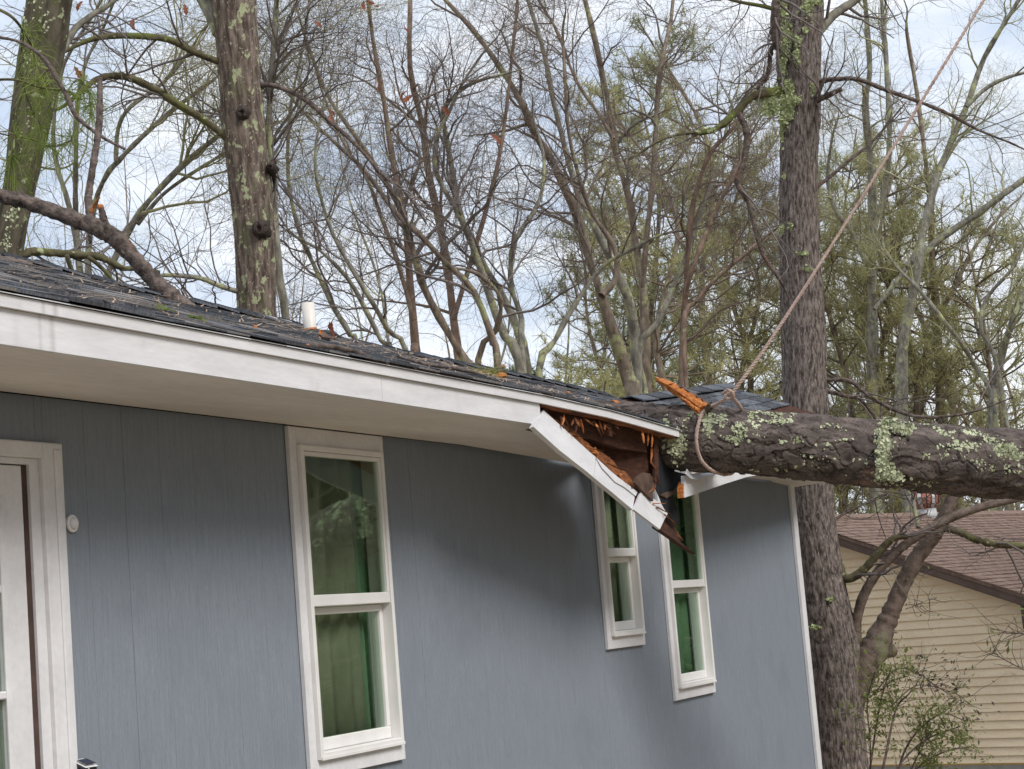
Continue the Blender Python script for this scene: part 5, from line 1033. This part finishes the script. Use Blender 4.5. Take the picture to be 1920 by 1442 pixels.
KT('lichened_pole_tree', 'upright spotted grey stem left of the leaning broken branch', 18.5, [
    [(160, 620, 24), (152, 533, 18), (142, 444, 16), (125, 370, 14), (107, 311, 12), (100, 240, 11), (120, 120, 9), (180, 20, 8), (200, -30, 7)],
    [(150, 500, 13), (142, 400, 12), (142, 300, 12), (145, 200, 11), (160, 120, 9), (190, 60, 8), (215, 0, 7)]], 'bark_grey', 'twig_green', 310, **G)
KT('leaning_lichen_tree', 'pale green lichened tree forking at the upper right under the rope', 39.0, [
    [(1700, 900, 34), (1690, 740, 30), (1693, 639, 28), (1706, 577, 24), (1724, 488, 20), (1728, 444, 18), (1750, 350, 17), (1768, 302, 17), (1790, 250, 16), (1812, 200, 15), (1826, 160, 13), (1844, 111, 12), (1870, 65, 11), (1897, 22, 10), (1910, 0, 9)],
    [(1812, 200, 11), (1850, 165, 10), (1890, 145, 9), (1940, 130, 7), (2000, 100, 5)],
    [(1698, 500, 18), (1740, 468, 17), (1768, 444, 17), (1835, 399, 16), (1880, 365, 15), (1919, 337, 13), (1990, 280, 9)]], 'bark_grey', 'twig_green', 311, **G)
KT('green_trunk_tree', 'straight greenish lichened trunk right of the corner tree', 42.0, [
    [(1640, 900, 30), (1637, 740, 28), (1635, 640, 26), (1635, 444, 22), (1635, 328, 20), (1622, 200, 17), (1631, 133, 15), (1622, 0, 12)],
    [(1635, 444, 14), (1660, 350, 14), (1668, 250, 13), (1662, 124, 12), (1657, 58, 11), (1653, 0, 10)],
    [(1635, 520, 14), (1600, 440, 12), (1570, 400, 11), (1552, 340, 9), (1560, 260, 7)],
    [(1640, 580, 12), (1700, 500, 12), (1740, 420, 10), (1760, 330, 9), (1800, 260, 7), (1840, 230, 5)]], 'bark_grey', 'twig_green', 312, **G)
KT('crooked_lichen_tree', 'crooked pale spotted limb and trunk at the right edge above the fallen trunk', 38.0, [
    [(1862, 900, 26), (1862, 780, 24), (1866, 720, 22), (1880, 660, 19), (1900, 600, 17), (1925, 540, 13), (1960, 480, 9)],
    [(1862, 760, 13), (1830, 690, 12), (1800, 640, 12), (1760, 590, 11), (1720, 540, 9), (1680, 500, 6)],
    [(1872, 700, 12), (1840, 620, 11), (1850, 560, 10), (1900, 500, 8), (1930, 430, 6)]], 'bark_grey', 'twig_green', 313, **G)
KT('dark_trunk_tree', 'dark straight trunk in the thicket right of the corner tree', 44.0, [
    [(1765, 900, 24), (1762, 740, 22), (1757, 600, 20), (1748, 500, 17), (1745, 400, 14), (1735, 300, 12), (1720, 180, 10), (1700, 60, 8)],
    [(1757, 640, 12), (1790, 540, 11), (1830, 460, 9), (1880, 400, 7)]], 'bark_brown', 'twig_brown', 314, **G)
KT('v_stem_tree', 'dark V shaped pair of stems left of the corner tree', 23.0, [
    [(1285, 800, 18), (1278, 700, 17), (1282, 600, 15), (1290, 470, 14), (1300, 380, 13), (1330, 290, 11), (1375, 240, 8), (1400, 190, 5)],
    [(1285, 560, 13), (1300, 500, 12), (1340, 400, 11), (1375, 330, 9), (1400, 270, 7), (1420, 230, 4)],
    [(1282, 640, 12), (1310, 560, 11), (1380, 490, 9), (1440, 440, 7)]], 'bark_red', 'twig_brown', 315, **G)
# --- the wood behind: bare trees and pines, each an object of its own
def copy_thing(e, loc, rz, s, label=None):
    r = e.copy(); COL.objects.link(r); r.location = loc; r.rotation_euler = (0, 0, rz); r.scale = (s, s, s)
    if label: r['label'] = label
    for ch in [c for c in e.children]:
        c = ch.copy(); COL.objects.link(c); c.parent = r
    return r
def bare_proto(seed, bark, twig, h=16, nst=3, **kw):
    r = np.random.default_rng(seed); stems = []
    lean = r.normal(size=2) * .04
    main = [[0, 0, -.3, .115]]
    for i in range(1, 9):
        z = h * i / 8; main.append([lean[0] * z + r.normal() * .22, lean[1] * z + r.normal() * .22, z, .10 * (1 - i / 8.6)])
    stems.append(np.array(main))
    for k in range(nst - 1):
        b = main[1 + k % 3]; a = r.uniform(0, 6.28); sp = r.uniform(.16, .34); st = [[b[0], b[1], b[2], b[3] * .75]]
        for i in range(1, 8):
            z = b[2] + (h * .9 - b[2]) * i / 7; st.append([b[0] + math.cos(a) * sp * (z - b[2]) + r.normal() * .2, b[1] + math.sin(a) * sp * (z - b[2]) + r.normal() * .2, z, b[3] * .75 * (1 - i / 7.6)])
        stems.append(np.array(st))
    return stems, bark, twig, kw
protos = []
for i, (bk_, tw_, h, ns) in enumerate((('bark_grey', 'twig', 15, 3), ('bark_brown', 'twig_brown', 17, 3), ('bark_grey', 'twig_green', 14, 4), ('bark_red', 'twig_brown', 16, 2), ('bark_brown', 'twig', 13, 4), ('bark_grey', 'twig_green', 18, 3))):
    protos.append(bare_proto(400 + i, bk_, tw_, h, ns, n1=14, n2=7, n3=5, t0=.2, l1=(1.0, 2.8)))
used = {}
BG = [  # photo x, depth, kind, turn, size
 (30, 44, 0, .3, 1), (120, 40, 2, 1.1, .95), (225, 50, 1, 2.2, 1.05), (345, 46, 4, 3.0, .9), (575, 48, 1, .2, 1), (700, 52, 3, 3.9, 1), (830, 46, 5, .9, 1), (1010, 50, 1, 4.6, 1), (1090, 54, 0, 5.7, 1),
 (1280, 50, 2, 2.5, 1), (1400, 52, 4, 5.2, 1), (1580, 48, 2, .7, 1), (1660, 52, 5, 2.9, 1), (1715, 49, 2, 3.8, 1.0), (1860, 48, 5, 1.0, 1), (1915, 52, 3, 3.5, .95), (1540, 56, 4, 3.2, 1.1), (1620, 60, 1, .5, 1.2), (1760, 46, 2, 5.0, .85), (-60, 42, 1, 5, 1)]
NM = ['grey_bare_tree', 'brown_bare_tree', 'lichened_bare_tree', 'reddish_bare_tree', 'bushy_bare_tree', 'pale_bare_tree']
LB = ['grey barked bare tree in the wood behind the house', 'brown barked bare tree in the wood behind the house', 'green lichened bare tree in the wood behind the house', 'reddish barked two stemmed bare tree in the wood behind', 'low bushy many stemmed bare tree in the wood behind', 'tall pale lichened bare tree in the wood behind the house']
for px, d, k_, rz, s in BG:
    p = P(px, 1000, d); x, y = p[0], p[1]; loc = (x, y, float(ground_z(x, y)) - .1)
    if k_ not in used:
        st_, bk_, tw_, kw = protos[k_]; e = tree(NM[k_], LB[k_], st_, bk_, tw_, 500 + k_, group=LB[k_].replace('tree', 'trees'), k=7, **kw)
        e.location = loc; e.rotation_euler = (0, 0, rz); e.scale = (s, s, s); used[k_] = e
    else: copy_thing(used[k_], loc, rz, s)
def needle_star(c, n, ln, wd, rng):
    """tufts of needles round each centre: quads"""
    c = np.repeat(c, n, 0); N_ = len(c); d = nrm(rng.normal(size=(N_, 3)) + np.array([0, 0, .45])); l_ = ln * rng.uniform(.7, 1.2, (N_, 1)); s = nrm(np.cross(d, rng.normal(size=(N_, 3)))) * wd
    v = np.stack([c - s, c + s, c + d * l_ + s * .35, c + d * l_ - s * .35], 1).reshape(-1, 3); return v, np.arange(N_ * 4).reshape(-1, 4)
def pine(name, label, group, seed, h, spread, mneedle, nb=46, z0=.35, tuft=.24, n=10, wd=.010, per=5, cat='pine tree'):
    r = np.random.default_rng(seed); e = empty(name, (0, 0, 0), label, cat, group); tb = TB()
    main = resample(np.array([[r.normal() * .1 * i, r.normal() * .1 * i, h * i / 5 - .3 * (i == 0), .17 * (1 - i / 5.6)] for i in range(6)]), 30); tb.add(main[None, :, :3], main[None, :, 3], 9, r); link('trunk', tb.mesh(M['bark_brown']), e)
    u = r.uniform(z0, .985, nb); i = (u * 29).astype(int); st = main[i, :3]; az = r.uniform(0, 6.28, nb); d = np.stack([np.cos(az), np.sin(az), r.uniform(-.1, .7, nb)], -1); prof = np.sin(np.clip((1 - u) / (1 - z0), 0, 1) * 2.2 + .35)
    ln = spread * np.clip(prof, .25, 1) * r.uniform(.6, 1.1, nb); cb = TB(); a, ra = grow(st, d, ln, np.full(nb, .03), 8, .12, .05, r); cb.add(a, ra, 4, r)
    p, dd, rr_, pi, uu = kids(a, ra, per, .3, 1, (.3, 1.0), r, .25); b, rb_ = grow(p, dd, r.uniform(.3, .9, len(p)), np.full(len(p), .010), 5, .12, .1, r); cb.add(b, rb_, 3, r); link('branches', cb.mesh(M['twig_brown']), e)
    tips = np.concatenate([b[:, 4], b[:, 3], b[:, 2] + r.normal(size=b[:, 2].shape) * .04, a[:, 7], a[:, 6]])
    v, q = needle_star(tips, n, tuft, wd, r); o = link('crown', me_np(v, q, M[mneedle], False), e); return e
PN = [('olive_pine', 'tall olive pine with a clumpy crown in the wood behind', 'olive pines in the wood', 601, 15, 2.6, 'needle', dict(nb=66, z0=.32, n=11)),
      ('grey_pine', 'grey green pine with thin drooping tufts in the wood behind', 'grey green pines in the wood', 602, 17, 2.4, 'needle_far', dict(nb=54, z0=.3, n=10)),
      ('olive_pine', 'broad low olive pine with a dense clumpy crown in the far thicket', 'broad olive pines', 603, 12, 3.4, 'needle', dict(nb=46, z0=.22))]
PP = [(0, 1290, 41, 1, .97), (0, 1215, 45, 2.4, .9), (1, 1350, 43, 0, 1.0), (0, 1430, 46, 3.3, .95), (1, 1240, 48, 5.1, 1.0), (2, 1580, 44, 1.5, 1.0), (2, 1655, 43, 3, 1.0), (0, 1725, 43, 5, .9), (2, 1795, 45, .4, 1.06), (2, 1850, 43, 2, .9), (1, 1905, 46, 3.2, .72), (0, 1440, 44, 1.1, .88), (1, 1690, 50, 2.2, .9), (1, 1560, 52, 4.4, .9), (2, 1120, 46, 3.1, .6), (1, 1180, 44, 2, .74), (2, 1050, 50, 1, .55), (2, 1740, 42, 4.0, .72), (2, 1890, 42, 5.2, .62), (2, 1380, 48, 5.0, .8)]
used = {}
for k_, px, d, rz, s in PP:
    p = P(px, 1000, d); x, y = p[0], p[1]; loc = (x, y, float(ground_z(x, y)) - .1); nm_, lb_, gr_, sd_, h, sp_, mn_, kw = PN[k_]
    if k_ not in used: used[k_] = pine(nm_, lb_, gr_, sd_, h, sp_, mn_, **kw); e = used[k_]; e.location = loc; e.rotation_euler = (0, 0, rz); e.scale = (s, s, s)
    else: copy_thing(used[k_], loc, rz, s)
# small round evergreen bushes seen just over the ridge
for px, py, d, s, lb in ((955, 700, 26, .55, 'bright green bush top peeping over the ridge beside the twin stemmed tree'), (1095, 722, 30, .9, 'olive green bush top over the ridge right of the twin stemmed tree')):
    c = P(px, py, d); e = empty('evergreen_bush', (c[0], c[1], float(ground_z(c[0], c[1]))), lb, 'bush'); r = np.random.default_rng(int(px)); g0 = float(ground_z(c[0], c[1]))
    tb = TB(); p0_ = np.array([[c[0], c[1], g0 - .1]] * 7); a, ra = grow(p0_, np.array([[r.normal() * .12, r.normal() * .12, 1] for _ in range(7)]), np.full(7, c[2] - g0), np.full(7, .04), 8, .03, .05, r); tb.add(a, ra, 5, r); link('stems', tb.mesh(M['bark_brown']), e)
    t_ = c + nrm(r.normal(size=(420, 3))) * s * r.uniform(.5, 1, (420, 1)) * np.array([1, 1, .6]) - np.array([0, 0, .25]); t_ = np.concatenate([t_, t_ - np.array([0, 0, .8])]); v, q = needle_star(t_, 9, .12, .009, r); link('crown', me_np(v, q, M['leaf'] if px < 1000 else M['needle'], False), e)

# unseen front yard evergreens: some added to block low sky, others mirrored in panes
first = None
RV = [(-14, -22, 1.2), (-7, -27, 1.1), (-1, -24, 1.25), (5, -28, 1.2), (10, -23, 1.1), (14, -27, 1.2), (-20, -16, 1.2), (19, -20, 1.2), (19, -7.5, 1.0), (23, -10.5, 1.1), (27, -6.8, .95), (31, -12, 1.15), (34, -8.5, 1.1), (25, -15, 1.0), (38, -13, 1.2), (21, -13, .9), (29, -9.5, 1.0), (42, -9, 1.2), (16.5, -10, .85), (36, -17, 1.2), (45, -15, 1.3), (33, -5.2, .9)]
for i, (x, y, s) in enumerate(RV):
    loc = (x, y, float(ground_z(x, y)) - .1)
    if first is None:
        first = pine('dark_evergreen', 'dark green evergreen tree out of view in the front yard across from the windows', 'evergreens across the front yard', 610, 11, 2.7, 'needle_dark', nb=90, z0=.06, n=13, wd=.02, tuft=.34, per=7, cat='evergreen tree')
        first.location = loc; first.scale = (s, s, s)
    else: copy_thing(first, loc, i * 1.3, s)

# ================================================================== THE NEIGHBOUR'S HOUSE
VPL = np.array([-3127.0, 1497.0]); gd = ray(*VPL); gd = gd / np.linalg.norm(gd); gd[2] = 0; gd = -nrm(gd)       # along the gable wall, to the right
gn = np.cross(gd, UPV); gn = gn if gn @ (CAM - P(1760, 1250, 26)) > 0 else -gn                                  # wall normal, towards us
G0 = P(1760, 1250, 26.0); onG = lambda px, py, off=0.0: PPL(px, py, G0 + gn * off, gn)
GL = lambda p: (p - G0) @ gd
nh = empty('neighbour_house', tuple(onG(1760, 1440)), 'cream clapboard house with a brown shingled roof beyond the corner tree', 'house')
APX = onG(1478, 971, .35); RK = onG(1985, 1135, .35)               # apex and foot of the rake, in front of the wall
zb_ = onG(1860, 1432)[2]; slope = (RK[2] - APX[2]) / (GL(RK) - GL(APX))
left_u = 2 * GL(APX) - GL(RK)
def rake_z(u): return APX[2] + slope * abs(u - GL(APX)) - 0.10
expo = .118; z = zb_; ui, uo = left_u + .3, GL(RK) - .3; k_ = 0
while z < rake_z(GL(APX)) - .02:
    zt = z + expo; lo_u = ui; hi_u = uo
    uu = GL(APX) + (zt - .10 + .10 - (APX[2] - 0.10)) / slope if zt < APX[2] - .1 else GL(APX)
    half = max(0.05, (APX[2] - 0.10 - zt) / -slope); hi_u = min(uo, GL(APX) + half); lo_u = max(ui, GL(APX) - half)
    seam = lo_u + (hi_u - lo_u) * (.35 + .4 * ((k_ * 37) % 10) / 10)
    for a, b in ((lo_u, seam - .001), (seam + .001, hi_u)):
        c = lambda u, zz, o: G0 * np.array([1, 1, 0]) + gd * u + UPV * zz + gn * o
        MB().prism([c(a, z - .008, .034), c(b, z - .008, .034), c(b, zt + .004, .006), c(a, zt + .004, .006)], -gn * .006).obj('siding_plank', M['nsiding'], nh)
        MB().prism([c(a, z - .004, .0195), c(b, z - .004, .0195), c(b, z - .004, .003), c(a, z - .004, .003)], UPV * .002).obj('plank_lip', M['nsiding'], nh) if False else None
    z += expo; k_ += 1
c3 = lambda u, zz, o: G0 * np.array([1, 1, 0]) + gd * u + UPV * zz + gn * o
DEEP = 9.0
MB().prism([c3(ui, zb_ - .3, 0), c3(uo, zb_ - .3, 0), c3(uo, rake_z(uo), 0), c3(GL(APX), rake_z(GL(APX)), 0), c3(ui, rake_z(ui), 0)], -gn * DEEP).obj('house_body', M['nsiding'], nh)
MB().prism([c3(ui - .02, zb_ - .6, .03), c3(uo + .02, zb_ - .6, .03), c3(uo + .02, zb_ - .01, .03), c3(ui - .02, zb_ - .01, .03)], -gn * (DEEP + .06)).obj('foundation', M['concrete'], nh)
MB().prism([c3(ui, zb_ - .012, .034), c3(uo, zb_ - .012, .034), c3(uo, zb_ + .012, .034), c3(ui, zb_ + .012, .034)], -gn * .03).obj('starter_trim', mat('yellow_pine_trim', (.4, .25, .07), (.5, .33, .12), 5), nh)
# roof slope towards us: deck, individual shingles near the rake, the rest behind
RU = GL(RK) + .12; zR = APX[2] + slope * (RU - GL(APX))
deckA = [c3(GL(APX), APX[2], .38), c3(RU, zR, .38)]
MB().prism([deckA[0], deckA[1], deckA[1] - gn * (DEEP + .7), deckA[0] - gn * (DEEP + .7)], (0, 0, -.05)).obj('roof_deck', M['nroof2'], nh)
LUv = 2 * GL(APX) - RU
MB().prism([deckA[0], c3(LUv, zR, .38), c3(LUv, zR, .38) - gn * (DEEP + .7), deckA[0] - gn * (DEEP + .7)], (0, 0, -.05)).obj('roof_deck', M['nroof2'], nh)
for s_ in (1, -1):
    a, b = c3(GL(APX), APX[2] - .055, .36), c3(RU if s_ > 0 else LUv, zR - .055, .36)
    MB().prism([a, b, b - UPV * .11, a - UPV * .11], -gn * .03).obj('barge_board', M['nbarge'], nh)
    MB().prism([a - UPV * .112, b - UPV * .112, b - UPV * .112 - gn * .32, a - UPV * .112 - gn * .32], UPV * .012).obj('rake_soffit', M['nbarge'], nh)
ur = GL(onG(1934, 1116, .35)); b = c3(ur, APX[2] + slope * (ur - GL(APX)) - .06, .3); MB().prism([b, b - gd * .2, b - gd * .2 - UPV * .36, b - UPV * .36], -gn * .3).obj('eave_return', M['nbarge'], nh)
rowd = np.array([RU - GL(APX), zR - APX[2]]); rl = np.linalg.norm(rowd); rowd /= rl; nrow = int(rl / .14); fvv = {0: ([], []), 1: ([], [])}; r = random.Random(21); cnt = 0
upn = nrm(np.cross(gn, gd * rowd[0] + UPV * rowd[1])); upn = upn if upn[2] > 0 else -upn
for i in range(nrow):
    t0 = rl - i * .14; o = .40
    while o > -DEEP - .25:
        wd = r.choice((.3, .22, .36)); a = c3(GL(APX) + rowd[0] * t0, APX[2] + rowd[1] * t0, o) + upn * .016; c_ = c3(GL(APX) + rowd[0] * (t0 - .19), APX[2] + rowd[1] * (t0 - .19), o) + upn * .002; q_ = -gn * wd * .975
        k_ = r.randrange(2); Q4 = [a, a + q_, c_ + q_, c_]; jz = upn * r.uniform(0, .006)
        if o > -2.4 and i < 19 and cnt < 280: MB().prism([x + jz for x in Q4], -upn * .012).obj('shingle', M['nroof' if k_ else 'nroof2'], nh); cnt += 1
        else:
            vv, ff = fvv[k_]; bI = len(vv); vv += [tuple(x + jz) for x in Q4] + [tuple(x - upn * .012) for x in Q4[:2]]; ff += [(bI, bI + 1, bI + 2, bI + 3), (bI, bI + 4, bI + 5, bI + 1)]
        o -= wd
for k_ in (0, 1): link('shingle_field', me_py(fvv[k_][0], fvv[k_][1], M['nroof' if k_ else 'nroof2']), nh)['kind'] = 'stuff'
a = c3(GL(APX), APX[2] + .02, .40); MB().prism([a, a - gn * (DEEP + .8), a - gn * (DEEP + .8) + gd * .18 + UPV * slope * .18, a + gd * .18 + UPV * slope * .18], UPV * .018).obj('ridge_cap', M['nroof'], nh)
# ribbed turbine vent near the ridge
tv = PPL(1739, 968, deckA[0], upn); tv = tv + gn * 0
vn_ = MB().tube([tv - UPV * .1, tv + UPV * .12], [.17, .15], 20).obj('turbine_vent', M['zinc'], nh, True)
for i in range(20):
    a = i * 2 * math.pi / 20; pr = [(.15, .12), (.235, .20), (.26, .30), (.22, .41), (.10, .47)]
    A = [tv + np.array([math.cos(a + .0) * r_, math.sin(a) * r_, z_]) for r_, z_ in pr]; B = [tv + np.array([math.cos(a + .25) * r_ * .93, math.sin(a + .25) * r_ * .93, z_]) for r_, z_ in pr]
    MB().strip(A, B, (0, 0, .004)).obj('fin', M['rustmetal'] if i % 3 else M['zinc'], vn_)
MB().tube([tv + UPV * .465, tv + UPV * .485], [.12, .10], 20).obj('vent_cap', M['rustmetal'], vn_)
MB().tube([tv + UPV * .1, tv + UPV * .46], [.10, .08], 16).obj('vent_core', M['dark'], vn_)

# ================================================================== SHRUBS AND TWIGS AT THE RIGHT
def leafy(name, label, spines, d, nl, m_leaf, m_stem, seed, sz=.02, spread=30, cat='shrub'):
    r = np.random.default_rng(seed); b0 = P(*spines[0][0][:2], d); e = empty(name, (b0[0], b0[1], float(ground_z(b0[0], b0[1]))), label, cat); tb = TB(); cl_pts = []
    for sp in spines:
        q = resample(np.array([[*P(a, b, d + r.normal() * .12), w_ / 2 * d / F] for a, b, w_ in sp]), 24); tb.add(q[None, :, :3], q[None, :, 3], 5, r)
        p, dd, rr_, pi, uu = kids(q[None, :, :3], q[None, :, 3], 16, .25, 1, (.5, 1.3), r, .1); a, ra = grow(p, dd, r.uniform(.12, .42, len(p)), np.full(len(p), .0035), 6, .2, .0, r); tb.add(a, ra, 3, r); cl_pts.append(a[:, 2:].reshape(-1, 3))
    link('stems', tb.mesh(M[m_stem]), e); c = np.concatenate(cl_pts); c = c[r.integers(0, len(c), nl)] + r.normal(size=(nl, 3)) * .035; n_ = nrm(r.normal(size=(nl, 3)) + np.array([0, 0, .6])); t1 = nrm(np.cross(n_, r.normal(size=(nl, 3)))); t2 = np.cross(n_, t1); s = sz * r.uniform(.6, 1.3, (nl, 1))
    v = np.stack([c - t1 * s, c + t2 * s * .38, c + t1 * s, c - t2 * s * .38], 1).reshape(-1, 3); o = link('foliage', me_np(v, np.arange(nl * 4).reshape(-1, 4), M[m_leaf], False), e); o['kind'] = 'stuff'; return e
leafy('leafy_shrub', 'airy shrub with small green leaves beside the corner tree against the cream siding', [
    [(1622, 1510, 5), (1640, 1380, 4), (1655, 1300, 3), (1672, 1250, 2)], [(1640, 1510, 6), (1660, 1420, 5), (1680, 1330, 4), (1705, 1300, 3), (1730, 1265, 2)], [(1650, 1510, 5), (1690, 1430, 4), (1740, 1385, 3), (1800, 1362, 2)], [(1660, 1510, 5), (1720, 1440, 4), (1770, 1410, 3), (1820, 1400, 2)],
    [(1630, 1510, 4), (1632, 1400, 3), (1626, 1320, 3), (1640, 1260, 2)], [(1668, 1510, 5), (1700, 1400, 4), (1760, 1340, 3), (1812, 1352, 2)], [(1690, 1510, 4), (1710, 1440, 3), (1730, 1400, 2), (1745, 1370, 2)]], 14.2, 2500, 'leaf', 'bark_branch', 71)
leafy('withered_sprig', 'thin arching sprig of dark withered leaves above the leafy shrub', [[(1640, 1300, 3), (1680, 1255, 3), (1720, 1262, 2), (1760, 1290, 2)], [(1665, 1330, 3), (1720, 1285, 2), (1790, 1300, 2), (1815, 1318, 1)]], 14.4, 170, 'leaf_dark', 'bark_branch', 72, .022, cat='sprig')
leafy('green_sprig', 'small green leafy twig growing off the forked limb against the siding', [[(1698, 1142, 2), (1715, 1136, 2), (1735, 1127, 1), (1748, 1122, 1)]], 15.3, 40, 'leaf', 'bark_branch', 73, .016, cat='sprig')
leafy('edge_sprig', 'bare thin twigs with two yellow green leaves at the right edge', [[(1990, 1280, 3), (1930, 1260, 2), (1880, 1235, 2), (1862, 1222, 1)], [(1990, 1200, 3), (1940, 1192, 2), (1870, 1182, 1)]], 13.5, 16, 'leaf', 'bark_branch', 74, .03, cat='sprig')
